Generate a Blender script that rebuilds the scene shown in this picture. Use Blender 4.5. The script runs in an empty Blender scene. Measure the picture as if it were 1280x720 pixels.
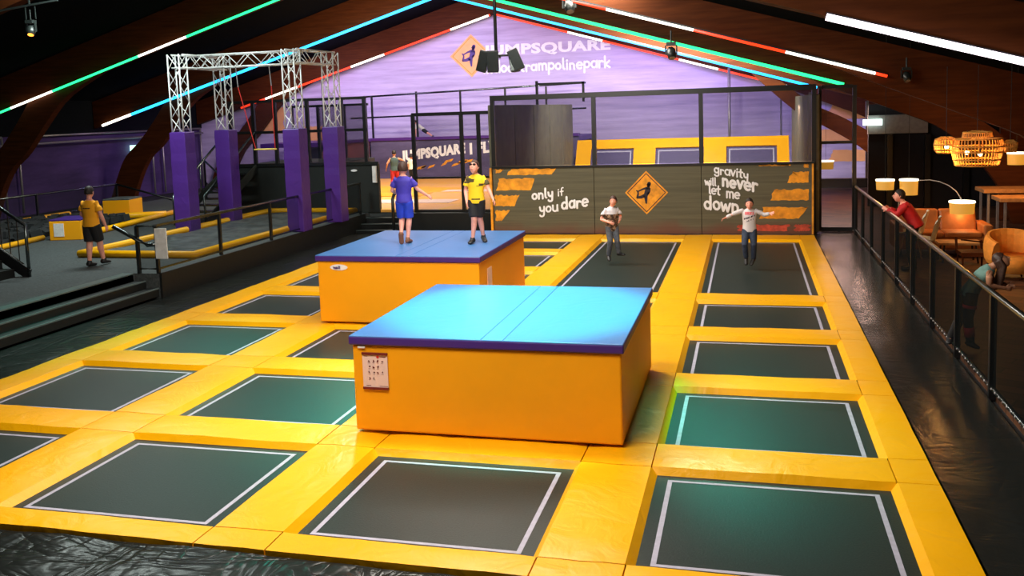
import bpy, math, random
from mathutils import Vector, Matrix, noise
random.seed(7)
PI = math.pi
sc = bpy.context.scene
COL = sc.collection

# ------------------------------------------------------------------ materials
def newmat(name):
    m = bpy.data.materials.new(name); m.use_nodes = True
    nt = m.node_tree; b = nt.nodes['Principled BSDF']
    return m, nt, b
def N(nt, t, **k):
    n = nt.nodes.new(t)
    for a, v in k.items():
        if a.startswith('i_'): n.inputs[a[2:].replace('_', ' ')].default_value = v
        else: setattr(n, a, v)
    return n
def ocoord(nt): return N(nt, 'ShaderNodeTexCoord').outputs['Object']
def geo(nt): return N(nt, 'ShaderNodeNewGeometry').outputs['Position']
def ramp(nt, fac, stops):
    r = N(nt, 'ShaderNodeValToRGB'); e = r.color_ramp.elements
    while len(e) < len(stops): e.new(0.5)
    for q, (p, c) in zip(e, stops): q.position = p; q.color = (*c, 1) if len(c) == 3 else c
    nt.links.new(fac, r.inputs[0]); return r.outputs[0]
def mapped(nt, src, scale=(1, 1, 1), rot=(0, 0, 0)):
    mp = N(nt, 'ShaderNodeMapping'); mp.inputs['Scale'].default_value = scale; mp.inputs['Rotation'].default_value = rot
    nt.links.new(src, mp.inputs[0]); return mp.outputs[0]
def bump(nt, b, h, strength, dist=.02):
    bp = N(nt, 'ShaderNodeBump'); bp.inputs['Strength'].default_value = strength; bp.inputs['Distance'].default_value = dist
    nt.links.new(h, bp.inputs['Height']); nt.links.new(bp.outputs[0], b.inputs['Normal'])
def noisy(nt, vec, scale, detail=4, rough=.55, dist=0):
    n = N(nt, 'ShaderNodeTexNoise'); n.inputs['Scale'].default_value = scale; n.inputs['Detail'].default_value = detail
    n.inputs['Roughness'].default_value = rough; n.inputs['Distortion'].default_value = dist
    nt.links.new(vec, n.inputs['Vector']); return n.outputs['Fac']
def plain(name, c, rough=.6, metal=0, var=.12, scale=12, bmp=0, spec=.5):
    m, nt, b = newmat(name)
    f = noisy(nt, geo(nt), scale)
    lo = tuple(x*(1-var) for x in c); hi = tuple(min(1, x*(1+var)) for x in c)
    nt.links.new(ramp(nt, f, [(.3, lo), (.7, hi)]), b.inputs['Base Color'])
    b.inputs['Roughness'].default_value = rough; b.inputs['Metallic'].default_value = metal
    b.inputs['Specular IOR Level'].default_value = spec
    if bmp: bump(nt, b, f, bmp)
    return m
def vinyl(name, c, rough=.38, wr=.25, scale=3.0, spec=.5, stretch=(1, 1, 1)):
    m, nt, b = newmat(name); g = geo(nt)
    f = noisy(nt, g, 1.2, 3)
    nt.links.new(ramp(nt, f, [(.3, tuple(x*.93 for x in c)), (.7, c)]), b.inputs['Base Color'])
    b.inputs['Roughness'].default_value = rough; b.inputs['Specular IOR Level'].default_value = spec
    w = noisy(nt, mapped(nt, g, stretch), scale, 5, .5, 1.4)
    bump(nt, b, w, wr, .03)
    return m
def emis(name, c, s, base=(0.02, .02, .02)):
    m, nt, b = newmat(name)
    b.inputs['Base Color'].default_value = (*base, 1)
    b.inputs['Emission Color'].default_value = (*c, 1); b.inputs['Emission Strength'].default_value = s
    return m
def netting(name, c, a, rough=.8):
    m, nt, b = newmat(name); b.inputs['Base Color'].default_value = (*c, 1); b.inputs['Roughness'].default_value = rough; b.inputs['Specular IOR Level'].default_value = .04
    tr = N(nt, 'ShaderNodeBsdfTransparent'); mx = N(nt, 'ShaderNodeMixShader'); mx.inputs[0].default_value = a
    out = nt.nodes['Material Output']
    nt.links.new(tr.outputs[0], mx.inputs[1]); nt.links.new(b.outputs[0], mx.inputs[2]); nt.links.new(mx.outputs[0], out.inputs[0])
    return m

M = {}
M['yellow'] = vinyl('yellow_vinyl', (1, .47, .002), .34, .45, 2.6, .32)
M['yellow_box'] = vinyl('yellow_box_vinyl', (1, .41, .002), .5, .10, 1.5)
M['purple'] = vinyl('purple_vinyl', (.075, .02, .22), .42, .35, 3)
M['boxtop'] = vinyl('blue_purple_vinyl', (.065, .21, .52), .28, .22, 2.2, .9)
M['boxtrim'] = vinyl('purple_trim_vinyl', (.06, .02, .22), .45, .3, 4)
def tarpmat(k=.30):
    m, nt, b = newmat('black_tarp'); g = geo(nt)
    b.inputs['Base Color'].default_value = (.013, .015, .014, 1); b.inputs['Roughness'].default_value = .24; b.inputs['Specular IOR Level'].default_value = .5
    n1 = noisy(nt, mapped(nt, g, (1, .35, 1), (0, 0, .5)), 1.7, 3, .45, 1.6); n2 = noisy(nt, mapped(nt, g, (.4, 1, 1), (0, 0, -.4)), 2.2, 3, .45, 1.4)
    def ridge(f):
        a = N(nt, 'ShaderNodeMath', operation='SUBTRACT'); nt.links.new(f, a.inputs[0]); a.inputs[1].default_value = .5
        c = N(nt, 'ShaderNodeMath', operation='ABSOLUTE'); nt.links.new(a.outputs[0], c.inputs[0])
        d = N(nt, 'ShaderNodeMath', operation='POWER'); nt.links.new(c.outputs[0], d.inputs[0]); d.inputs[1].default_value = .6; return d.outputs[0]
    ad = N(nt, 'ShaderNodeMath', operation='ADD'); nt.links.new(ridge(n1), ad.inputs[0]); nt.links.new(ridge(n2), ad.inputs[1])
    bump(nt, b, ad.outputs[0], k, .08); return m
M['tarp'] = tarpmat(); M['tarp_taut'] = tarpmat(.08)
M['bed'] = plain('trampoline_bed', (.018, .029, .027), .42, 0, .25, 60, .12, .26)
M['line'] = plain('white_line', (.42, .40, .50), .6)
M['carpet'] = plain('grey_carpet', (.055, .064, .066), .9, 0, .35, 25, .4)
M['black'] = plain('black_metal', (.010, .011, .012), .35)
M['blackpad'] = plain('black_padding', (.012, .014, .015), .6, 0, .3, 4, .2)
M['riser'] = plain('black_riser', (.006, .007, .007), .5)
M['olive_pad'] = plain('dark_olive_padding', (.13, .125, .085), .6, 0, .25, 3, .2)
M['tread'] = plain('step_nosing', (.10, .13, .13), .35)
M['white'] = plain('white_paint', (.75, .75, .75), .5)
M['truss'] = plain('white_truss_metal', (.80, .80, .80), .35, .1)
M['net'] = netting('dark_netting', (.012, .014, .018), .38)
M['net_mid'] = netting('blue_black_netting', (.012, .012, .03), .40)
M['net_light'] = netting('fine_netting', (.02, .02, .04), .22)
M['net_black'] = netting('black_netting', (.005, .006, .006), .80)
M['glassnet'] = netting('smoky_panel', (.01, .012, .014), .55, .25)
M['ceiling'] = plain('black_ceiling', (.009, .010, .012), .9, spec=0)
M['darkwall'] = plain('dark_wall', (.012, .010, .016), .8)
M['stage'] = plain('black_stage_panel', (.010, .013, .012), .55)
M['rubber'] = plain('foam_black', (.02, .022, .024), .9)
M['orange_leather'] = plain('tan_leather', (.42, .12, .02), .5, 0, .2, 5)
M['tablewood'] = plain('table_oak', (.40, .19, .06), .55, 0, .3, 9)
M['steel'] = plain('grey_steel', (.35, .33, .33), .4, .6)
M['rattan'] = plain('rattan_cane', (.62, .30, .05), .6)
M['paper'] = plain('poster_paper', (.85, .62, .58), .6, 0, .02)
M['ink'] = plain('dark_red_ink', (.16, .01, .012), .6)
M['redink'] = plain('red_ink', (.65, .02, .02), .6)
M['chairwhite'] = plain('white_shell', (.75, .72, .6), .35)
M['rope'] = plain('red_rope', (.55, .02, .015), .7)
M['yellow_rod'] = plain('yellow_rod', (.8, .6, .1), .5)
M['speaker'] = plain('speaker_black', (.012, .016, .015), .4)
M['signwhite'] = plain('graphic_white', (.86, .85, .88), .6, 0, .05)
M['signorange'] = plain('graphic_orange', (.80, .30, .012), .6, 0, .35, 5)
M['signpeach'] = plain('graphic_peach', (.95, .45, .18), .6, 0, .1, 3)
M['signdark'] = plain('graphic_dark', (.016, .010, .02), .6)
M['signred'] = plain('graphic_red', (.45, .06, .03), .6, 0, .4, 8)
M['signpurple'] = plain('graphic_purple', (.08, .04, .22), .6)
M['led_green'] = emis('green_led', (.02, 1, .22), 2.1)
M['led_cyan'] = emis('cyan_led', (.02, .42, 1), 2.6)
M['led_red'] = emis('red_led', (1, .04, .008), 1.6)
M['led_white'] = emis('white_led', (1, .9, .75), 2.5)
M['led_cool'] = emis('cool_white_led', (1, .84, .92), 3)
M['exit_green'] = emis('exit_green', (.45, 1, .75), 2.0)
M['exit_white'] = emis('exit_white', (.75, 1, .9), 3.0)
M['lamp_shade'] = emis('lamp_shade_glow', (1, .46, .05), .38, (.35, .2, .06))
M['lamp_top'] = emis('lamp_top_glow', (1, .85, .6), 3.0)
M['bulb'] = emis('bulb_glow', (1, .72, .3), 14)
M['amber'] = emis('amber_light', (1, .25, .03), 3)

def wood_beam():
    m, nt, b = newmat('glulam_timber'); g = geo(nt)
    f = noisy(nt, mapped(nt, g, (.5, 3, 6)), 2.2, 6, .6)
    nt.links.new(ramp(nt, f, [(.25, (.042, .010, .003)), (.75, (.095, .025, .006))]), b.inputs['Base Color'])
    b.inputs['Roughness'].default_value = .6; b.inputs['Specular IOR Level'].default_value = .08; return m
M['beam'] = wood_beam()
def planks(name, dark, light, zscale, rough=.75, tint=None):
    m, nt, b = newmat(name); g = geo(nt)
    f = noisy(nt, mapped(nt, g, (.25, .25, zscale)), 1.5, 7, .65)
    col = ramp(nt, f, [(.25, dark), (.75, light)])
    if tint:
        sx = N(nt, 'ShaderNodeSeparateXYZ'); nt.links.new(g, sx.inputs[0])
        f2 = noisy(nt, g, .9, 4)
        mth = N(nt, 'ShaderNodeMath', operation='MULTIPLY_ADD'); nt.links.new(sx.outputs[2], mth.inputs[0]); mth.inputs[1].default_value = -1.6; 
        nt.links.new(f2, mth.inputs[2])
        r = ramp(nt, mth.outputs[0], [(0, (0, 0, 0)), (.42, (.75, .75, .75))])
        mix = N(nt, 'ShaderNodeMixRGB'); mix.inputs[2].default_value = (*tint, 1)
        nt.links.new(r, mix.inputs[0]); nt.links.new(col, mix.inputs[1]); col = mix.outputs[0]
    nt.links.new(col, b.inputs['Base Color']); b.inputs['Roughness'].default_value = rough
    return m
M['panel'] = planks('olive_plank_print', (.058, .053, .031), (.125, .114, .066), 9, .7, (.12, .03, .018))
M['wall_back'] = planks('lavender_plank_print', (.36, .29, .50), (.66, .57, .82), 3.4, .8)
M['wall_left'] = planks('purple_night_print', (.022, .010, .06), (.085, .04, .17), 1.2, .8)
M['banner'] = planks('night_blue_print', (.018, .014, .05), (.13, .11, .26), 1.0, .7)
M['mural_side'] = planks('purple_orange_print', (.10, .03, .07), (.30, .10, .12), .7, .8)

def camo(name, a, b_, c):
    m, nt, b = newmat(name); f = noisy(nt, geo(nt), 14, 2, .5, .6)
    r = N(nt, 'ShaderNodeValToRGB'); r.color_ramp.interpolation = 'CONSTANT'; e = r.color_ramp.elements; e.new(.5)
    for q, (p, cc) in zip(e, [(0, a), (.47, b_), (.58, c)]): q.position = p; q.color = (*cc, 1)
    nt.links.new(f, r.inputs[0]); nt.links.new(r.outputs[0], b.inputs['Base Color']); b.inputs['Roughness'].default_value = .85
    return m
def brickfloor(name, a, b_, mortar, scale, rot, rough=.5):
    m, nt, b = newmat(name); br = N(nt, 'ShaderNodeTexBrick'); br.inputs['Scale'].default_value = scale
    br.inputs['Color1'].default_value = (*a, 1); br.inputs['Color2'].default_value = (*b_, 1); br.inputs['Mortar'].default_value = (*mortar, 1)
    br.inputs['Mortar Size'].default_value = .012; br.inputs['Row Height'].default_value = .25; br.inputs['Brick Width'].default_value = .9; br.inputs['Bias'].default_value = 0
    nt.links.new(mapped(nt, geo(nt), (1, 1, 1), (0, 0, rot)), br.inputs['Vector']); nt.links.new(br.outputs[0], b.inputs['Base Color'])
    b.inputs['Roughness'].default_value = rough; return m
M['lounge_floor'] = brickfloor('lounge_planks', (.16, .065, .03), (.05, .022, .014), (.01, .005, .004), 1.0, .5, .45)
M['hall_floor'] = plain('hall_floor', (.012, .012, .013), .8)

# ------------------------------------------------------------------ mesh builder
class MB:
    def __init__(s): s.v = []; s.f = []; s.m = []; s.cur = 0
    def add(s, vs, fs):
        o = len(s.v); s.v += [Vector(v) for v in vs]
        for f in fs: s.f.append([i+o for i in f]); s.m.append(s.cur)
        return s
    def box(s, x0, x1, y0, y1, z0, z1):
        return s.add([(x0,y0,z0),(x1,y0,z0),(x1,y1,z0),(x0,y1,z0),(x0,y0,z1),(x1,y0,z1),(x1,y1,z1),(x0,y1,z1)],
                     [(0,3,2,1),(4,5,6,7),(0,1,5,4),(1,2,6,5),(2,3,7,6),(3,0,4,7)])
    def bar(s, p, q, w, h=None):
        p = Vector(p); q = Vector(q); h = h or w; d = (q-p).normalized()
        up = Vector((0,0,1)) if abs(d.z) < .95 else Vector((0,1,0))
        a = d.cross(up).normalized()*w/2; b = a.cross(d).normalized()*h/2
        return s.add([p-a-b,p+a-b,p+a+b,p-a+b,q-a-b,q+a-b,q+a+b,q-a+b],
                     [(3,2,1,0),(4,5,6,7),(0,1,5,4),(1,2,6,5),(2,3,7,6),(3,0,4,7)])
    def loft(s, pts, rx, ry=None, side=None, n=10, caps=True):
        pts = [Vector(p) for p in pts]; ry = ry or rx; k = len(pts); rings = []
        sd = side
        for i, p in enumerate(pts):
            t = (pts[min(i+1,k-1)]-pts[max(i-1,0)])
            t = t.normalized() if t.length > 1e-9 else Vector((0,0,1))
            sv = Vector(sd[i] if isinstance(sd, list) else sd) if sd is not None else (Vector((1,0,0)) if abs(t.x) < .9 else Vector((0,1,0)))
            sv = (sv - t*sv.dot(t)).normalized(); dv = t.cross(sv)
            rings.append([p+sv*(rx[i]*math.cos(2*PI*j/n))+dv*(ry[i]*math.sin(2*PI*j/n)) for j in range(n)])
        vs = [v for r in rings for v in r]; fs = []
        for i in range(k-1):
            for j in range(n):
                a = i*n+j; b = i*n+(j+1) % n; fs.append((a, b, b+n, a+n))
        if caps: fs.append(tuple(reversed(range(n)))); fs.append(tuple(range((k-1)*n, k*n)))
        return s.add(vs, fs)
    def tube(s, pts, r, n=8): return s.loft(pts, [r]*len(pts), n=n)
    def rod(s, p, q, r1, r2=None, n=8): return s.loft([p, q], [r1, r2 if r2 is not None else r1], n=n)
    def ball(s, c, rx, ry=None, rz=None, n=12, k=8):
        ry = ry or rx; rz = rz or rx; c = Vector(c); vs = []; fs = []
        for i in range(k+1):
            th = PI*i/k
            for j in range(n):
                a = 2*PI*j/n; vs.append(c+Vector((rx*math.sin(th)*math.cos(a), ry*math.sin(th)*math.sin(a), rz*math.cos(th))))
        for i in range(k):
            for j in range(n):
                a = i*n+j; b = i*n+(j+1) % n; fs.append((a, a+n, b+n, b))
        return s.add(vs, fs)
    def prism(s, poly, axis, a0, a1):
        """poly in the two other axes, extruded along axis ('x','y','z')"""
        def P(u, v, a): return {'x': (a, u, v), 'y': (u, a, v), 'z': (u, v, a)}[axis]
        n = len(poly); vs = [P(u, v, a0) for u, v in poly]+[P(u, v, a1) for u, v in poly]
        fs = [tuple(range(n)), tuple(range(2*n-1, n-1, -1))]+[(i, i+n, (i+1) % n+n, (i+1) % n) for i in range(n)]
        return s.add(vs, fs)
    def flat(s, poly, y):        # polygon in XZ facing -y
        return s.add([(u, y, v) for u, v in poly], [tuple(range(len(poly)))])

WORLD = {}
def tag(o, label=None, cat=None, group=None, kind=None):
    if label: o['label'] = label
    if cat: o['category'] = cat
    if group: o['group'] = group
    if kind: o['kind'] = kind
    return o
def thing(name, label, cat, loc, group=None):
    o = bpy.data.objects.new(name, None); COL.objects.link(o); o.empty_display_size = .1
    o.location = loc; WORLD[o.name] = Vector(loc); return tag(o, label, cat, group)
def obj(name, mb, mats, parent=None, smooth=False, bevel=0, fixn=True):
    if not isinstance(mats, (list, tuple)): mats = [mats]
    if parent is not None: org = WORLD[parent.name]
    else:
        xs = [v.x for v in mb.v]; ys = [v.y for v in mb.v]; zs = [v.z for v in mb.v]
        org = Vector(((min(xs)+max(xs))/2, (min(ys)+max(ys))/2, min(zs)))
    me = bpy.data.meshes.new(name); me.from_pydata([v-org for v in mb.v], [], mb.f)
    for m in mats: me.materials.append(m)
    for p, mi in zip(me.polygons, mb.m): p.material_index = mi; p.use_smooth = smooth
    if fixn:
        import bmesh
        bm = bmesh.new(); bm.from_mesh(me); bmesh.ops.recalc_face_normals(bm, faces=bm.faces); bm.to_mesh(me); bm.free()
    me.update()
    o = bpy.data.objects.new(name, me); COL.objects.link(o)
    if parent is not None: o.parent = parent; WORLD[o.name] = org
    else: o.location = org; WORLD[o.name] = org
    if bevel:
        b = o.modifiers.new('bevel', 'BEVEL'); b.width = bevel; b.segments = 2; b.limit_method = 'ANGLE'
    return o
def struct(name, mb, m, **k): return tag(obj(name, mb, m, **k), kind='structure')
def bake(mb, voxel, smooth_it=2):
    """merge the builder's volumes into one continuous surface"""
    me = bpy.data.meshes.new('tmp'); me.from_pydata(mb.v, [], mb.f)
    import bmesh
    bm = bmesh.new(); bm.from_mesh(me); bmesh.ops.recalc_face_normals(bm, faces=bm.faces); bm.to_mesh(me); bm.free()
    o = bpy.data.objects.new('tmp', me); COL.objects.link(o)
    r = o.modifiers.new('r', 'REMESH'); r.mode = 'VOXEL'; r.voxel_size = voxel
    if smooth_it:
        q = o.modifiers.new('s', 'SMOOTH'); q.iterations = smooth_it; q.factor = .5
    dg = bpy.context.evaluated_depsgraph_get(); dg.update()
    me2 = bpy.data.meshes.new_from_object(o.evaluated_get(dg))
    out = MB(); out.add([v.co.copy() for v in me2.vertices], [list(p.vertices) for p in me2.polygons])
    bpy.data.objects.remove(o); bpy.data.meshes.remove(me); bpy.data.meshes.remove(me2)
    return out

# ------------------------------------------------------------------ marker lettering (strokes drawn on a surface)
def arc(cx, cy, rx, ry, a0, a1, n=9):
    return [(cx+rx*math.cos(math.radians(a0+(a1-a0)*i/n)), cy+ry*math.sin(math.radians(a0+(a1-a0)*i/n))) for i in range(n+1)]
G = {
 'a': (.62, [arc(.28,.28,.24,.28,60,360+20), [(.54,.58),(.53,.0)]]),
 'b': (.6, [[(.08,1),(.07,0)], arc(.3,.27,.24,.27,150,-170)]),
 'd': (.64, [arc(.28,.28,.24,.28,40,340), [(.53,1),(.54,0)]]),
 'e': (.6, [[(.06,.30),(.52,.32)]+arc(.28,.30,.25,.28,5,310)]),
 'f': (.45, [arc(.36,.78,.16,.2,70,180)+[(.2,0)], [(.02,.5),(.4,.52)]]),
 'g': (.62, [arc(.28,.3,.24,.27,40,340), [(.53,.58),(.54,-.1)]+arc(.3,-.14,.24,.2,0,-160)]),
 'i': (.25, [[(.1,.56),(.1,0)], [(.1,.78),(.12,.82)]]),
 'k': (.55, [[(.08,1),(.08,0)], [(.46,.58),(.1,.26),(.5,0)]]),
 'l': (.28, [[(.1,1),(.1,.08),(.2,0)]]),
 'm': (.85, [[(.07,.56),(.07,0)], arc(.22,.36,.15,.2,170,0)+[(.37,0)], arc(.54,.36,.17,.2,170,0)+[(.72,0)]]),
 'n': (.6, [[(.08,.58),(.08,0)], arc(.28,.34,.2,.23,170,0)+[(.49,0)]]),
 'o': (.6, [arc(.29,.29,.24,.28,90,450)]),
 'p': (.6, [[(.08,.56),(.06,-.42)], arc(.3,.29,.24,.27,150,-150)]),
 'r': (.46, [[(.08,.58),(.08,0)], arc(.28,.3,.2,.26,170,50)]),
 't': (.45, [[(.2,.88),(.18,.1),(.34,.02)], [(.0,.58),(.4,.6)]]),
 'u': (.6, [[(.07,.58),(.07,.2)]+arc(.28,.2,.21,.2,180,350)+[(.5,.58)], [(.5,.3),(.52,0)]]),
 'v': (.55, [[(.03,.58),(.24,0),(.48,.6)]]),
 'w': (.8, [[(.03,.58),(.18,.02),(.36,.5),(.52,.02),(.72,.6)]]),
 'y': (.58, [[(.05,.58),(.1,.25),(.26,.14),(.44,.25)], [(.5,.6),(.46,-.2)]+arc(.26,-.22,.2,.16,0,-170)]),
 'x': (.5, [[(.05,.58),(.45,0)], [(.45,.58),(.05,0)]]),
}
def strokes(mb, text, x, z, size, w, y, slope=0, jit=.04, sx=1.0, gap=0.06, rnd=None):
    """marker word with its baseline starting at (x,z), running along slope, on the plane facing -y"""
    rnd = rnd or random.Random(len(text)*13+int(size*100))
    cx = 0; kk = 0
    for ch in text:
        if ch == ' ': cx += .35*size; continue
        wd, ss = G[ch]; jz = rnd.uniform(-jit, jit)*size; sc_ = size*(1+rnd.uniform(-.08, .08))
        for st in ss:
            pts = [(x+(cx+u*sc_*sx), z+slope*(cx+u*sc_*sx)+jz+v*sc_) for u, v in st]
            for (a, b), (c, d) in zip(pts, pts[1:]):
                L = math.hypot(c-a, d-b) or 1; nx, nz = -(d-b)/L*w/2, (c-a)/L*w/2; kk = (kk+1) % 23
                mb.flat([(a+nx, b+nz), (a-nx, b-nz), (c-nx, d-nz), (c+nx, d+nz)], y-.0009*kk)
            for a, b in pts[::1]:
                mb.flat([(a+w/2*math.cos(k*PI/4), b+w/2*math.sin(k*PI/4)) for k in range(8)], y-.0009*kk-.00045); kk = (kk+1) % 23
        cx += (wd+gap)*size*sx
    return cx
def capword(mb_parent, text, x0, x1, z0, z1, y, mat, name='lettering', parent=None, bold=.05, shear=0, rot=0):
    c = bpy.data.curves.new('t', 'FONT'); c.body = text; c.size = 1; c.offset = bold; c.extrude = .004; c.resolution_u = 3
    c.space_character = 1.06
    o = bpy.data.objects.new('t', c); COL.objects.link(o)
    dg = bpy.context.evaluated_depsgraph_get(); dg.update(); me = bpy.data.meshes.new_from_object(o.evaluated_get(dg))
    xs = [v.co.x for v in me.vertices]; ys = [v.co.y for v in me.vertices]; a, b, cc, d = min(xs), max(xs), min(ys), max(ys)
    mb = MB(); vs = []
    for v in me.vertices:
        u = (v.co.x-a)/(b-a)*(x1-x0); w = (v.co.y-cc)/(d-cc)*(z1-z0)
        u2 = u+shear*w; vs.append((x0+u2, y-v.co.z, z0+w+rot*u2))
    mb.add(vs, [list(p.vertices) for p in me.polygons])
    bpy.data.objects.remove(o); bpy.data.curves.remove(c); bpy.data.meshes.remove(me)
    return mb
def torn(x0, x1, z0, z1, lean_l=0, lean_r=0, rag_l=.0, rag_r=.0, seed=1):
    r = random.Random(seed); p = []
    n = 14
    for i in range(n+1): p.append((x0+(x1-x0)*i/n, z0+r.uniform(-.012, .012)))
    for i in range(1, 6): p.append((x1+lean_r*i/5+r.uniform(-1, 1)*rag_r, z0+(z1-z0)*i/5))
    for i in range(n, -1, -1): p.append((x0+lean_l+(x1+lean_r-x0-lean_l)*i/n, z1+r.uniform(-.02, .02)))
    for i in range(5, 0, -1): p.append((x0+lean_l*i/5+r.uniform(-1, 1)*rag_l, z0+(z1-z0)*i/5))
    return p
def fan(mb, poly, y):
    c = (sum(a for a, b in poly)/len(poly), sum(b for a, b in poly)/len(poly)); n = len(poly)
    for i in range(n): mb.flat([c, poly[i], poly[(i+1) % n]], y)
def jumper_figure(mb, cx, cz, s, y):
    """silhouette of a person holding one foot behind; s = half diagonal of the sign"""
    def st(pts, ws):
        pts = [(cx+u*s, cz+v*s) for u, v in pts]
        for i, ((a, b), (c, d)) in enumerate(zip(pts, pts[1:])):
            L = math.hypot(c-a, d-b); nx, nz = -(d-b)/L, (c-a)/L; w0 = ws[i]*s/2; w1 = ws[i+1]*s/2
            mb.flat([(a+nx*w0, b+nz*w0), (a-nx*w0, b-nz*w0), (c-nx*w1, d-nz*w1), (c+nx*w1, d+nz*w1)], y-.0007*i)
        for (a, b), w in zip(pts, ws): mb.flat([(a+w*s/2*math.cos(k*PI/5), b+w*s/2*math.sin(k*PI/5)) for k in range(10)], y-.0006)
    st([(.17,.42),(.14,.34)], [.17,.17]); st([(.13,.28),(.10,.10),(.02,-.08),(-.04,-.16)], [.12,.26,.20,.16])
    st([(0,-.10),(.01,-.28),(.02,-.48)], [.18,.14,.08]); st([(-.06,-.14),(-.20,-.20),(-.38,-.22)], [.17,.14,.11])
    st([(-.38,-.22),(-.34,-.02),(-.36,.06),(-.42,.10)], [.11,.07,.08,.05]); st([(.06,.22),(-.14,.16),(-.34,.06)], [.12,.08,.06])
    st([(.18,.18),(.16,.02),(.08,-.08)], [.10,.08,.06]); st([(.10,.38),(.05,.36)], [.06,.03])

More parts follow.
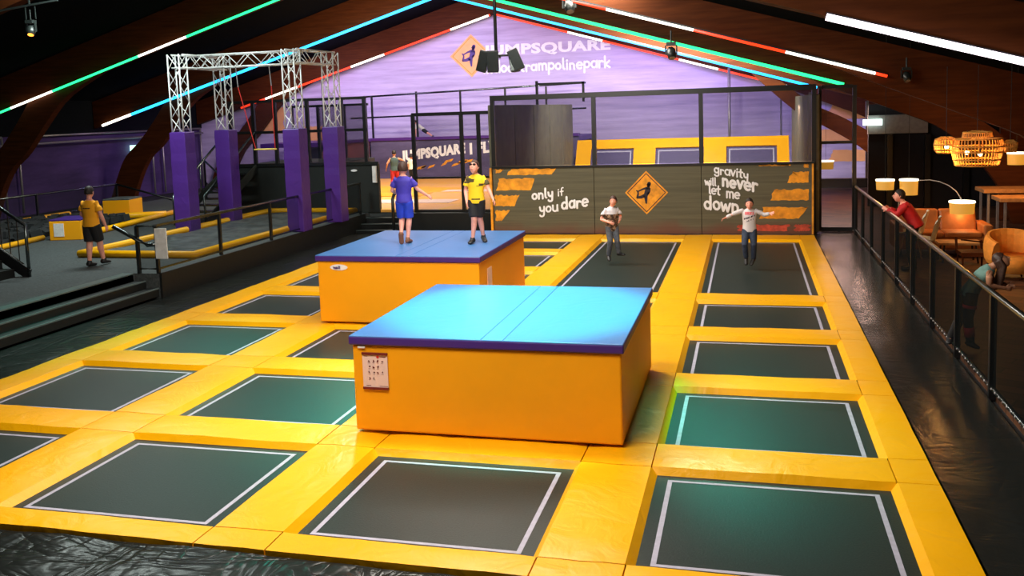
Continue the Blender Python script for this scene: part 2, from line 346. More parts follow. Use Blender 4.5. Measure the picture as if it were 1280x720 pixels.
# ------------------------------------------------------------------ people
def lerp(a, b, t): return Vector(a)*(1-t)+Vector(b)*t
BASE = dict(pel=(0,0,.53), wai=(0,.005,.61), che=(0,.0,.72), nek=(0,-.005,.825), hed=(0,.012,.925),
            sR=(.100,0,.79), eR=(.13,-.01,.63), wR=(.14,.03,.49), sL=(-.100,0,.79), eL=(-.13,-.01,.63), wL=(-.14,.03,.49),
            hR=(.048,0,.51), kR=(.052,.02,.285), aR=(.055,-.01,.045), tR=(.06,.10,.02),
            hL=(-.048,0,.51), kL=(-.052,.02,.285), aL=(-.055,-.01,.045), tL=(-.06,.10,.02))
def person(label, loc, rz, h, J, top, sleeve, bottom, legend, shoes, skin, hair, look=(0, 0), long_hair=False, extra=None, slim=1.0, collar=None, curl=.5, socks=None, headscale=1.0):
    j = dict(BASE); j.update(J); Rz = Matrix.Rotation(rz, 3, 'Z'); L0 = Vector(loc)
    def W(p): return Rz @ (Vector(p)*h)+L0
    root = thing('person', label, 'person', loc)
    P = {k: Vector(v) for k, v in j.items()}
    lat = (P['sR']-P['sL']).normalized(); lath = (P['hR']-P['hL']).normalized()
    g = MB(); s = slim
    def put(dst, src):
        dst.add([W(v) for v in src.v], src.f)
    # torso
    b = MB()
    up0 = (P['wai']-P['pel']).normalized(); upN = (P['nek']-P['che']).normalized()
    tor = [P['pel']-up0*.045, P['pel'], lerp(P['pel'],P['wai'],.6), P['wai'], lerp(P['wai'],P['che'],.5), P['che'], lerp(P['che'],P['nek'],.5), P['nek']-upN*.012, P['nek']+upN*.012]
    b.loft(tor, [.072*s,.088*s,.084*s,.078*s,.084*s,.093*s,.098*s,.070*s,.034*s], [.05*s,.06*s,.054*s,.05*s,.053*s,.058*s,.052*s,.040*s,.034*s],
           side=[lath,lath,lath,lath,lat,lat,lat,lat,lat], n=18)
    # neck and head
    b.loft([P['nek']-upN*.02, lerp(P['nek'],P['hed'],.35), P['hed']-Vector((0,0,.015))], [.036,.030,.032], n=12)
    ph, yw = look; Hm = Matrix.Rotation(yw, 3, 'Z') @ Matrix.Rotation(-ph, 3, 'X'); Hs = headscale
    def HH(x, y, z): return P['hed']+Hm @ (Vector((x, y, z))*Hs)
    hd = MB(); n, k = 20, 14; vs = []; fs = []
    for i in range(k+1):
        th = PI*i/k
        for q in range(n):
            a = 2*PI*q/n; x = math.sin(th)*math.cos(a); y = math.sin(th)*math.sin(a); z = math.cos(th)
            X, Y_, Zz = x*.047, y*.058, z*.070
            if z < 0: X *= 1-.28*(-z)**1.3; Y_ = Y_*(1-.18*(-z)) + .010*(-z)
            if y > .5 and -.1 < z < .3: Y_ -= .003
            vs.append(HH(X, Y_, Zz))
        
    for i in range(k):
        for q in range(n):
            a = i*n+q; c = i*n+(q+1) % n; fs.append((a, a+n, c+n, c))
    b.add(vs, fs)
    b.loft([HH(0,.052,.012), HH(0,.061,-.006), HH(0,.069,-.016), HH(0,.056,-.021)], [.004,.007,.009,.006], n=8)
    b.loft([HH(-.014,.054,-.036), HH(0,.0575,-.036), HH(.014,.054,-.036)], [.003,.005,.003], n=6)
    for sg in (1, -1):
        b.loft([HH(sg*.045,-.002,.012), HH(sg*.050,-.006,.0), HH(sg*.046,.0,-.018)], [.007,.010,.005], [.004,.005,.004], n=8)
    # limbs
    for S_, sg in (('R', 1), ('L', -1)):
        sh, el, wr = P['s'+S_], P['e'+S_], P['w'+S_]
        b.loft([lerp(P['che'],sh,.55), sh, lerp(sh,el,.35), lerp(sh,el,.85), el, lerp(el,wr,.25), lerp(el,wr,.7), wr],
               [.028*s,.032*s,.029*s,.024*s,.023*s,.024*s,.019*s,.015*s], n=12)
        # hand
        d = (wr-el).normalized(); nrm = Vector((-sg, 0, 0)); nrm = (nrm-d*nrm.dot(d)); 
        nrm = nrm.normalized() if nrm.length > .2 else Vector((0,0,-1))
        ac = d.cross(nrm).normalized()
        if ac.y < 0: ac = -ac
        b.loft([wr-d*.01, wr+d*.012, wr+d*.038, wr+d*.050], [.015,.019,.023,.021], [.012,.010,.010,.008], side=ac, n=10)
        for fi, (o_, ln) in enumerate([(.017,.038),(.006,.044),(-.006,.041),(-.016,.033)]):
            base = wr+d*.044+ac*o_; c1 = curl*.9
            d1 = (d*math.cos(c1*.5)+nrm*math.sin(c1*.5)+ac*o_*4).normalized(); d2 = (d*math.cos(c1*1.3)+nrm*math.sin(c1*1.3)).normalized(); d3 = (d*math.cos(c1*2.1)+nrm*math.sin(c1*2.1)).normalized()
            p1 = base+d1*ln*.42; p2 = p1+d2*ln*.33; p3 = p2+d3*ln*.27
            b.loft([base-d*.01, base, p1, p2, p3], [.0062,.0062,.0058,.0052,.0042], n=8)
        tb = wr+d*.015+ac*.016; t1 = (d*.6+ac*.8+nrm*.25).normalized(); t2 = (d*.9+ac*.35+nrm*.3).normalized()
        b.loft([tb-t1*.006, tb, tb+t1*.022, tb+t1*.022+t2*.020], [.008,.0078,.0068,.005], n=8)
        hp, kn, an, to = P['h'+S_], P['k'+S_], P['a'+S_], P['t'+S_]
        cb = Vector((0,-.007,0))
        b.loft([lerp(P['pel'],hp,.6), hp-Vector((0,0,.0)), lerp(hp,kn,.3), lerp(hp,kn,.8), kn, lerp(kn,an,.28)+cb, lerp(kn,an,.62), an],
               [.052*s,.056*s,.054*s,.039*s,.036*s,.035*s,.026*s,.021*s], n=14)
        fd = (to-an); 
        b.loft([an-fd.normalized()*.018, an, lerp(an,to,.5), to], [.016,.021,.021,.012], [.014,.018,.015,.009], n=10)
    put(g, b)
    body = bake(g, max(.0052, .0042*h), 2)
    bo = obj('body', body, skin, root, smooth=True, fixn=False)
    def cloth(name, mb, mat, vox=.010, sm=3, lab=None):
        gg = MB(); put(gg, mb); r = bake(gg, vox, sm); o = obj(name, r, mat, root, smooth=True, fixn=False)
        if lab: o['label'] = lab
        return o
    # top
    t = MB(); e = .010
    hem = P['pel']-up0*.035 if not extra or 'hem' not in extra else P['pel']-up0*extra['hem']
    t.loft([hem, P['pel'], lerp(P['pel'],P['wai'],.6), P['wai'], lerp(P['wai'],P['che'],.5), P['che'], lerp(P['che'],P['nek'],.5), P['nek']-upN*.016, P['nek']+upN*.006],
           [.104*s,.103*s,.098*s,.094*s,.098*s,.104*s,.108*s,.078*s,.043*s], [.076*s,.074*s,.069*s,.066*s,.067*s,.070*s,.064*s,.050*s,.042*s],
           side=[lath,lath,lath,lath,lat,lat,lat,lat,lat], n=20)
    for S_ in 'RL':
        sh, el, wr = P['s'+S_], P['e'+S_], P['w'+S_]
        if sleeve == 'short': t.loft([lerp(P['che'],sh,.5), sh, lerp(sh,el,.35), lerp(sh,el,.68)], [.030*s,.037*s,.038*s,.043*s], n=14)
        elif sleeve == 'long': t.loft([lerp(P['che'],sh,.5), sh, lerp(sh,el,.4), el, lerp(el,wr,.5), lerp(el,wr,.93)], [.030*s,.038*s,.037*s,.034*s,.031*s,.025*s], n=14)
        else: t.loft([lerp(P['che'],sh,.5), lerp(P['che'],sh,.95)], [.034*s,.028*s], n=12)
    tp = cloth('shirt', t, top, .010, 9)
    # bottom
    q = MB(); q.loft([P['pel']-up0*.045, P['pel'], P['pel']+up0*.035], [.082*s,.098*s,.094*s], [.064*s,.070*s,.064*s], side=lath, n=18)
    for S_ in 'RL':
        hp, kn, an = P['h'+S_], P['k'+S_], P['a'+S_]
        if bottom[1] == 'shorts':
            q.loft([lerp(P['pel'],hp,.6), hp, lerp(hp,kn,.35), lerp(hp,kn,.86)], [.058*s,.064*s,.063*s,.058*s], n=16)
        else:
            q.loft([lerp(P['pel'],hp,.6), hp, lerp(hp,kn,.35), kn, lerp(kn,an,.35), lerp(kn,an,.98)], [.056*s,.062*s,.057*s,.044*s,.042*s,.036*s], n=16)
    cloth('shorts' if bottom[1] == 'shorts' else 'trousers', q, bottom[0])
    # shoes
    for S_ in 'RL':
        an, to = P['a'+S_], P['t'+S_]; fd = to-an; u = fd.normalized(); dn = Vector((0,0,-1)); dn = (dn-u*dn.dot(u)).normalized() if abs(u.z) < .95 else Vector((0,-1,0))
        m_ = MB(); m_.loft([an-u*.035+dn*.012, an-u*.012+dn*.012, lerp(an,to,.45)+dn*.006, to+dn*.002, to+u*.02], [.022,.031,.032,.031,.016], [.026,.032,.025,.018,.010], side=u.cross(dn), n=12)
        m_.loft([an+dn*.01, an-dn*.030], [.030,.029], n=10)
        cloth('shoe', m_, shoes, .008, 2)
    # hair
    hr = MB(); hv = MB()
    def hp_(x, y, z): return HH(x, y, z)
    n2, k2 = 18, 10; vs = []; fs = []
    for i in range(k2+1):
        th = PI*.62*i/k2
        for q_ in range(n2):
            a = 2*PI*q_/n2; x = math.sin(th)*math.cos(a); y = math.sin(th)*math.sin(a); z = math.cos(th)
            cut = max(0, y)*.55
            zz = max(z, cut*1.0-.05 if y > .1 else z)
            bulge = 1+.04*math.sin(9*a+i)
            vs.append(hp_(x*.0545*bulge, (y*.064-.004)*bulge, zz*.080+.004))
    for i in range(k2):
        for q_ in range(n2):
            a = i*n2+q_; c = i*n2+(q_+1) % n2; fs.append((a, a+n2, c+n2, c))
    # inner shell to give the cap thickness
    off = len(vs); c0 = hp_(0, -.002, .0)
    vs += [c0+(v-c0)*.86 for v in vs]
    fs += [(d_+off, c_+off, b_+off, a_+off) for a_, b_, c_, d_ in fs]
    for q_ in range(n2):
        a = k2*n2+q_; c = k2*n2+(q_+1) % n2; fs.append((a, a+off, c+off, c))
    hr.add(vs, fs)
    if long_hair:
        up = Vector((0,0,1))
        for sx_, yy in [(-.04,-.02),(-.02,-.045),(0,-.052),(.02,-.045),(.04,-.02),(.047,.0),(-.047,.0),(.03,-.035),(-.03,-.035)]:
            p0 = hp_(sx_, yy, .02); p1 = hp_(sx_*1.15, yy-.008, -.05); drop = extra.get('hairdrop', (0, -.02, -.13)) if extra else (0,-.02,-.13)
            p2 = p1+Vector(drop)*.6; p3 = p1+Vector(drop)
            hr.loft([p0, p1, p2, p3], [.020,.023,.020,.009], n=8)
    gg = MB(); put(gg, hr); obj('hair', bake(gg, .0075, 1), hair, root, smooth=True, fixn=False)
    # eyes
    ey = MB()
    for sg in (1, -1): ey.ball(HH(sg*.019, .0525, .006), .0052, .003, .0036, 8, 6)
    gg = MB(); put(gg, ey); obj('eyes', gg, M['eye'], root, smooth=True)
    if extra and extra.get('glasses'):
        gl = MB()
        for sg in (1, -1):
            gl.loft([HH(sg*.006,.060,.010), HH(sg*.019,.061,.011), HH(sg*.034,.056,.010)], [.012,.014,.012], [.004,.004,.004], side=(0,0,1), n=8)
            gl.tube([HH(sg*.034,.056,.012), HH(sg*.050,.02,.012), HH(sg*.051,-.005,.008)], .0025, 6)
        gl.tube([HH(-.006,.061,.010), HH(.006,.061,.010)], .003, 6)
        gg = MB(); put(gg, gl); obj('glasses', gg, M['eye'], root, smooth=True)
    if extra and 'bands' in extra:      # coloured leg bands
        for S_, part, t0, t1, r in extra['bands']:
            a_, b_ = (P['h'+S_], P['k'+S_]) if part == 't' else (P['k'+S_], P['a'+S_])
            m_ = MB(); m_.loft([lerp(a_,b_,t0), lerp(a_,b_,(t0+t1)/2), lerp(a_,b_,t1)], [r, r, r*.95], n=14)
            gg = MB(); put(gg, m_); o = obj('stripe', gg, M['redband'], root, smooth=True); o['label'] = 'bright red band on black leggings'
    return root, tp, W, P

M['eye'] = plain('eye_dark', (.02, .012, .01), .3)
M['redband'] = plain('red_band', (.75, .02, .04), .7)
def printed(name, base, marks):
    m, nt, b = newmat(name); o = N(nt, 'ShaderNodeTexCoord').outputs['Object']
    sx = N(nt, 'ShaderNodeSeparateXYZ'); nt.links.new(o, sx.inputs[0]); col = None
    def M2(op, a, v):
        n = N(nt, 'ShaderNodeMath', operation=op)
        nt.links.new(a, n.inputs[0])
        if isinstance(v, float): n.inputs[1].default_value = v
        else: nt.links.new(v, n.inputs[1])
        return n.outputs[0]
    f = noisy(nt, mapped(nt, o, (2.2, 0.01, 1)), 16, 2)
    for z0, z1, hx, c, th, slant in marks:
        zz = M2('ADD', sx.outputs[2], M2('MULTIPLY', sx.outputs[0], float(slant)))
        k = M2('MULTIPLY', M2('GREATER_THAN', zz, float(z0)), M2('LESS_THAN', zz, float(z1)))
        k = M2('MULTIPLY', k, M2('LESS_THAN', M2('ABSOLUTE', sx.outputs[0], 0.0), float(hx)))
        k = M2('MULTIPLY', k, M2('LESS_THAN', sx.outputs[1], 0.0)); k = M2('MULTIPLY', k, M2('GREATER_THAN', f, float(th)))
        mix = N(nt, 'ShaderNodeMixRGB'); nt.links.new(k, mix.inputs[0]); mix.inputs[2].default_value = (*c, 1)
        if col is None: mix.inputs[1].default_value = (*base, 1)
        else: nt.links.new(col, mix.inputs[1])
        col = mix.outputs[0]
    nt.links.new(col, b.inputs['Base Color']); b.inputs['Roughness'].default_value = .85; return m
SK1 = plain('skin_light', (.82, .36, .27), .5, 0, .08, 8); SK2 = plain('skin_warm', (.60, .27, .15), .5, 0, .08, 8)
H_BR = plain('hair_brown', (.045, .016, .010), .6, 0, .4, 60); H_DK = plain('hair_dark', (.02, .012, .010), .6, 0, .4, 60); H_BL = plain('hair_chestnut', (.055, .022, .012), .5, 0, .4, 60)
M['amberfab'] = plain('amber_fabric', (.75,.27,.03), .8)
C_NAVY = plain('blue_jersey', (.045, .03, .36), .7, 0, .2, 5); C_BLUE = plain('blue_shorts', (.02, .05, .50), .7, 0, .2, 6)
C_SLV = plain('light_blue_cloth', (.10, .18, .62), .7)
C_BLK = plain('black_cloth', (.008, .008, .010), .8); C_YEL = printed('amber_tshirt_back', (1, .42, .01), [(1.215, 1.24, .085, (.05, .02, .01), .40, 0)])
C_JERSEY = camo('yellow_black_jersey', (.95, .58, .01), (.93, .55, .01), (.93, .55, .01))
def jersey():
    m, nt, b = newmat('yellow_jersey_blocks'); o = geo(nt)
    vx = N(nt, 'ShaderNodeTexVoronoi'); vx.distance = 'CHEBYCHEV'; vx.inputs['Scale'].default_value = 5.5
    nt.links.new(mapped(nt, o, (1, .3, 2.4)), vx.inputs['Vector'])
    bw = N(nt, 'ShaderNodeSeparateColor'); nt.links.new(vx.outputs['Color'], bw.inputs[0])
    r = N(nt, 'ShaderNodeValToRGB'); r.color_ramp.interpolation = 'CONSTANT'; e = r.color_ramp.elements
    e[0].color = (.95, .60, .01, 1); e[1].position = .60; e[1].color = (.07, .05, .01, 1)
    nt.links.new(bw.outputs[0], r.inputs[0]); nt.links.new(r.outputs[0], b.inputs['Base Color']); b.inputs['Roughness'].default_value = .75
    return m
C_JERSEY = jersey()
def camotee():
    m, nt, b = newmat('white_tee_camo_front'); o = N(nt, 'ShaderNodeTexCoord').outputs['Object']
    sx = N(nt, 'ShaderNodeSeparateXYZ'); nt.links.new(o, sx.inputs[0])
    f = noisy(nt, o, 16, 3, .5, .8)
    pat = N(nt, 'ShaderNodeValToRGB'); pat.color_ramp.interpolation = 'CONSTANT'; e = pat.color_ramp.elements; e.new(.5)
    for q, (p, c) in zip(e, [(0, (.05, .025, .012)), (.48, (.20, .11, .06)), (.58, (.42, .28, .18))]): q.position = p; q.color = (*c, 1)
    nt.links.new(f, pat.inputs[0])
    st = N(nt, 'ShaderNodeMath', operation='GREATER_THAN'); nt.links.new(sx.outputs[2], st.inputs[0]); st.inputs[1].default_value = 1.02
    mix = N(nt, 'ShaderNodeMixRGB'); nt.links.new(st.outputs[0], mix.inputs[0]); nt.links.new(pat.outputs[0], mix.inputs[1]); mix.inputs[2].default_value = (.70, .68, .74, 1)
    nt.links.new(mix.outputs[0], b.inputs['Base Color']); b.inputs['Roughness'].default_value = .85; return m
C_CAMO = camotee()
C_GREY = printed('grey_printed_sweat', (.66, .62, .64), [(1.06, 1.12, .09, (.75, .16, .18), .40, 0), (.99, 1.025, .11, (.04, .03, .05), .45, -.35), (.93, .955, .08, (.04, .03, .05), .52, -.35)]); C_DENIM = plain('dark_denim', (.030, .045, .085), .8, 0, .3, 18)
C_GJEAN = plain('grey_denim', (.085, .10, .13), .8, 0, .35, 18); C_REDP = plain('red_trousers', (.45, .02, .03), .8)
C_TEAL = plain('teal_top', (.16, .30, .26), .8); C_RED = plain('red_shirt', (.50, .008, .012), .7, 0, .2, 9)
C_OLIVE = plain('dark_green_vest', (.05, .09, .09), .8); C_WHT = plain('white_shirt', (.75, .75, .62), .8)
C_SHOE = plain('shoe_black', (.012, .011, .012), .5); C_SHOB = plain('shoe_brown', (.20, .07, .03), .5)
C_PURPTEE = plain('pink_print', (.6, .12, .14), .8)

# ================================================================== THE PLACE
# --- building shell
XR, ZR, SL = -11.42, 7.9, .293
def zr(x): return ZR-SL*abs(x-XR)
XL, XW = -27.6, 9.0
m = MB(); m.box(XL-1, XW+.3, -4, 42.4, -.5, -.12); struct('floor', m, M['hall_floor'])
m = MB(); m.prism([(XL, -1.5), (XW, -1.5), (XW, zr(XW)+1.3), (XR, ZR+1.3), (XL, zr(XL)+1.3)], 'y', 42.0, 42.3); wb = struct('wall_back', m, M['wall_back'])
m = MB(); m.box(XL-.3, XL, -4, 42.3, -1.5, 3.0); struct('wall_left', m, M['wall_left'])
m = MB(); m.box(XL-.3, XL+.04, -4, 42.3, 3.0, zr(XL)+1.4); struct('wall_left', m, M['ceiling'])
m = MB(); m.box(XW, XW+.3, -4, 42.3, -.5, zr(XW)+1.4); struct('wall_right', m, M['darkwall'])
m = MB()
m.add([(XR,-4,ZR+1.15),(XW+.3,-4,zr(XW)+1.15),(XW+.3,42.3,zr(XW)+1.15),(XR,42.3,ZR+1.15),(XR,-4,ZR+1.4),(XW+.3,-4,zr(XW)+1.4),(XW+.3,42.3,zr(XW)+1.4),(XR,42.3,ZR+1.4)],
      [(0,3,2,1),(4,5,6,7),(0,1,5,4),(1,2,6,5),(2,3,7,6),(3,0,4,7)])
m.add([(XL-.3,-4,zr(XL)+1.15),(XR,-4,ZR+1.15),(XR,42.3,ZR+1.15),(XL-.3,42.3,zr(XL)+1.15),(XL-.3,-4,zr(XL)+1.4),(XR,-4,ZR+1.4),(XR,42.3,ZR+1.4),(XL-.3,42.3,zr(XL)+1.4)],
      [(0,3,2,1),(4,5,6,7),(0,1,5,4),(1,2,6,5),(2,3,7,6),(3,0,4,7)])
struct('ceiling', m, M['ceiling'])

# --- glulam frames with LED strips
FY = [10.8, 18.5, 26.4, 34.0, 41.6]
names = ['nearest', 'second', 'third', 'fourth', 'rearmost']
def smooth_curve(pts, n=5):
    out = []
    for i in range(len(pts)-1):
        p0 = pts[max(i-1, 0)]; p1 = pts[i]; p2 = pts[i+1]; p3 = pts[min(i+2, len(pts)-1)]
        for k in range(n):
            t = k/n; out.append(tuple(.5*((2*p1[a])+(-p0[a]+p2[a])*t+(2*p0[a]-5*p1[a]+4*p2[a]-p3[a])*t*t+(-p0[a]+3*p1[a]-3*p2[a]+p3[a])*t**3) for a in (0, 1)))
    out.append(pts[-1]); return out
inL = smooth_curve([(9.5,5.1),(11,4.3),(12,3.3),(12.77,2.44),(13.4,1.93),(13.86,1.25),(14.26,.38),(14.7,-.7)])
outL = smooth_curve([(12.2,4.6),(13.0,3.55),(13.83,2.63),(14.6,1.96),(15.0,1.3),(15.4,.4),(15.8,-.7)])
inR = smooth_curve([(12.8,4.1),(14.0,3.58),(14.8,3.25),(15.4,3.0),(16.3,2.61),(17.0,2.05),(17.5,1.46),(17.9,.82),(18.2,-.12)])
inB = smooth_curve([(11.6,4.4),(13.0,3.1),(14.0,2.5),(15.2,1.75),(16.2,.8),(16.8,-.12)]); outB = smooth_curve([(12.6,4.1),(13.7,3.25),(14.7,2.75),(15.9,2.0),(17.0,1.0),(17.6,-.12)])
outR = smooth_curve([(16.4,3.2),(17.4,2.7),(18.1,2.1),(18.6,1.5),(19.0,.8),(19.3,-.12)])
for i, y in enumerate(FY):
    t = thing('timber_frame', 'brown glued timber roof frame, %s of the five across the hall' % names[i], 'roof beam', (XR, y, ZR), 'timber frames along the hall')
    a, b = (y-.14, y+.14) if i < 4 else (y-.05, y+.25)
    for sg, nm in ((-1, 'left'), (1, 'right')):
        ue = 16.1 if sg < 0 else 20.3
        BH = .60 if i < 2 else 1.15
        m = MB(); m.prism([(XR, ZR), (XR+sg*ue, ZR-SL*ue), (XR+sg*ue, ZR-SL*ue+BH), (XR, ZR+BH)], 'y', a, b); obj('rafter', m, M['beam'], t)
        inn, out = (inL, outL) if sg < 0 else ((inB, outB) if i == 3 else (inR, outR))
        m = MB(); k = min(len(inn), len(out))
        def samp(c, t_): 
            f = t_*(len(c)-1); q = int(min(f, len(c)-2)); w = f-q; return (c[q][0]*(1-w)+c[q+1][0]*w, c[q][1]*(1-w)+c[q+1][1]*w)
        K = 24
        for q in range(K):
            A = samp(inn, q/K); B = samp(inn, (q+1)/K); Cc = samp(out, (q+1)/K); D = samp(out, q/K)
            m.prism([(XR+sg*p[0], p[1]) for p in (A, B, Cc, D)], 'y', a+.005, b-.005)
        if i > 0: obj('leg', m, M['beam'], t)
def strip(y, u0, u1, sg, segs, label, r=.045, dz=-.02, dy=-.22, group='light strips on the timber frames'):
    """LED strip along the underside of one rafter; segs = [(fraction_end, material)]"""
    def P(u): return (XR+sg*u, y+dy, ZR-SL*u+dz)
    t = thing('led_strip', label, 'light strip', P(u0), group)
    prev = 0
    for fe, mt in segs:
        a = P(u0+(u1-u0)*prev); b = P(u0+(u1-u0)*fe); m = MB(); m.rod(a, b, r, n=8); obj('light_tube', m, M[mt], t, smooth=True); prev = fe
    m = MB(); m.bar(tuple(Vector(P(u0))+Vector((0,.07,.03))), tuple(Vector(P(u1))+Vector((0,.07,.03))), .05, .06); obj('profile', m, M['black'], t)
# rearmost: red with white stretches
strip(41.6, .15, 13.4, -1, [(.005,'led_red'),(.147,'led_white'),(.404,'led_red'),(.537,'led_white'),(.76,'led_red'),(.894,'led_white'),(1,'led_red')], 'red and white light strip on the left slope of the rearmost frame', .05)
strip(41.6, .15, 13.3, 1, [(.255,'led_red'),(.376,'led_white'),(.635,'led_red'),(.764,'led_white'),(.897,'led_red'),(1,'led_white')], 'red and white light strip on the right slope of the rearmost frame', .045)
strip(34.0, .1, 15.6, -1, [(.905,'led_cyan'),(1,'led_white')], 'cyan light strip on the left slope ending in a white stretch', .055)
strip(34.0, .1, 13.8, 1, [(1,'led_cyan')], 'cyan light strip on the right slope of the roof', .045)
strip(26.4, .1, 15.9, -1, [(.38,'led_green'),(.496,'led_white'),(.715,'led_green'),(.826,'led_white'),(1,'led_green')], 'green light strip on the left slope with white stretches', .038)
strip(26.4, .1, 13.95, 1, [(1,'led_green')], 'green light strip on the right slope of the roof', .045)
strip(18.5, .1, 13.95, 1, [(.622,'led_red'),(.745,'led_white'),(.869,'led_red'),(.985,'led_white'),(1,'led_red')], 'red and white light strip above the court on the second frame', .026)
strip(10.8, 12.26, 14.27, 1, [(1,'led_cool')], 'bright white light strip at the top right of the hall', .038)

# --- trampoline deck
xl = dict(a=(-9.84,-9.37), b=(-7.29,-6.605), c=(-4.375,-3.73), d=(-1.58,-.90), e=(1.27,1.63))   # top surface of the lengthwise pads
xorder = 'abcde'
rows = [(6.15,6.46)] + [(8.37+2.5*k+(.03*k), 8.95+2.5*k+(.02*k)) for k in range(6)] + [(23.25,24.05)]
ordn = ['nearest', 'second', 'third', 'fourth', 'fifth', 'sixth', 'seventh']
coln = ['leftmost', 'second', 'third', 'rightmost']
linn = ['along the left edge', 'between the leftmost and second columns', 'between the second and third columns', 'between the third and rightmost columns', 'along the right edge']
RUN, DROP = .07, .08
def padmesh(x0, x1, y0, y1, sl=(0,0,0,0)):
    """pad with flat top; sl = run of the sloping side at x0,x1,y0,y1. gently puffed top"""
    m = MB(); nx = max(2, int((x1-x0)/.16)); ny = max(2, int((y1-y0)/.16)); g = .006
    x0 += g; x1 -= g; y0 += g; y1 -= g; vs = []; fs = []
    for j in range(ny+1):
        for i in range(nx+1):
            u = i/nx; v = j/ny; x = x0+(x1-x0)*u; y = y0+(y1-y0)*v
            e = min(u*(x1-x0), (1-u)*(x1-x0), v*(y1-y0), (1-v)*(y1-y0))
            z = -.010*math.exp(-e/.03)+.012*(noise.noise(Vector((x*1.3, y*1.3, 3)))) + .005*noise.noise(Vector((x*7, y*7, 1)))
            vs.append((x, y, z-.006))
    for j in range(ny):
        for i in range(nx):
            a = j*(nx+1)+i; fs.append((a, a+1, a+nx+2, a+nx+1))
    m.add(vs, fs)
    # skirts
    def edge(idx, dx, dy):
        top = [vs[q] for q in idx]; lo = [(p[0]+dx, p[1]+dy, -DROP-.01) for p in top]; n = len(top)
        m.add(top+lo, [(q, q+1, q+1+n, q+n) for q in range(n-1)])
    edge([j*(nx+1) for j in range(ny+1)], -sl[0], 0); edge([j*(nx+1)+nx for j in range(ny+1)], sl[1], 0)
    edge(list(range(nx+1)), 0, -sl[2]); edge([ny*(nx+1)+i for i in range(nx+1)], 0, sl[3])
    import bmesh
    return m
def pad(name, label, grp, *a):
    m = padmesh(*a); o = obj(name, m, M['yellow'], None, fixn=False); tag(o, label, 'pad', grp)
    import bmesh
    bm = bmesh.new(); bm.from_mesh(o.data); bmesh.ops.remove_doubles(bm, verts=bm.verts, dist=.0005); bmesh.ops.recalc_face_normals(bm, faces=bm.faces)
    bm.to_mesh(o.data); bm.free()
    for p in o.data.polygons: p.use_smooth = True
    o.data.set_sharp_from_angle(angle=.5) if hasattr(o.data, 'set_sharp_from_angle') else None
    return o
nrow = 7
long_cols = {2, 3}       # the third and rightmost columns end in one long bed
for li, k in enumerate(xorder):
    x0, x1 = xl[k]
    for r in range(nrow):
        y0, y1 = rows[r][1], rows[r+1][0]
        if li in (3, 4) and r >= 4: continue
        pad('side_pad', 'yellow lengthwise pad %s, beside the %s row' % (linn[li], ordn[r]), 'yellow lengthwise pads', x0, x1, y0, y1, (RUN if li > 0 else .0, RUN if li < 4 else .0, 0, 0))
    if li in (3, 4):
        ys = [rows[4][1], 18.7, 21.0, rows[7][0]]
        for q in range(3):
            pad('side_pad', 'yellow lengthwise pad %s, %s piece beside the long bed' % (linn[li], ['near', 'middle', 'far'][q]), 'yellow lengthwise pads', x0, x1, ys[q], ys[q+1], (RUN, RUN if li < 4 else 0, 0, 0))
    for r in range(nrow+1):
        if li in (3, 4) and r in (5, 6): continue
        lab = 'square yellow pad %s, %s' % (linn[li], 'at the front edge' if r == 0 else ('at the rear end' if r == 7 else 'behind the %s row' % ordn[r-1]))
        pad('corner_pad', lab, 'square yellow pads', x0, x1, rows[r][0], rows[r][1], (0,RUN if li == 2 and r in (5, 6) else 0,0,0))
boxcells = {(2, 1), (1, 3)}
for c in range(4):
    x0, x1 = xl[xorder[c]][1], xl[xorder[c+1]][0]
    for r in range(nrow+1):
        if c in long_cols and r in (5, 6): continue
        lab = 'yellow crosswise pad in the %s column, %s' % (coln[c], 'on the front edge' if r == 0 else ('at the rear end' if r == 7 else 'behind the %s row' % ordn[r-1]))
        pad('cross_pad', lab, 'yellow crosswise pads', x0, x1, rows[r][0], rows[r][1], (0, 0, 0 if r == 0 else RUN*.8, 0 if r == 7 else RUN*.5))
    for r in range(nrow):
        y0, y1 = rows[r][1], rows[r+1][0]
        long = c in long_cols and r == 4
        if c in long_cols and r > 4: continue
        if (c, r) in boxcells: continue
        if long: y1 = rows[7][0]
        if long: lab = 'long black trampoline bed at the rear of the %s column' % coln[c]
        else: lab = 'black trampoline in the %s column of the court, %s row' % (coln[c], ordn[r])
        t = thing('trampoline', lab, 'trampoline', ((x0+x1)/2, (y0+y1)/2, -.12), 'trampolines of the court')
        ax, bx, ay, by = x0+.02, x1-.02, y0+.02, y1-.02
        m = MB(); m.box(ax, bx, ay, by, -.095, -.083); obj('bed', m, M['bed'], t)
        i0, w = .165, .042; z0, z1 = -.0829, -.0795
        X0, X1, Y0, Y1 = x0+i0, x1-i0, y0+i0-.03, y1-i0+.02
        m = MB(); m.box(X0, X0+w, Y0, Y1, z0, z1); m.box(X1-w, X1, Y0, Y1, z0, z1); m.box(X0+w, X1-w, Y0, Y0+w*.9, z0, z1); m.box(X0+w, X1-w, Y1-w*.9, Y1, z0, z1)
        o = obj('border_line', m, M['line'], t); o['label'] = 'pale line round the bed'

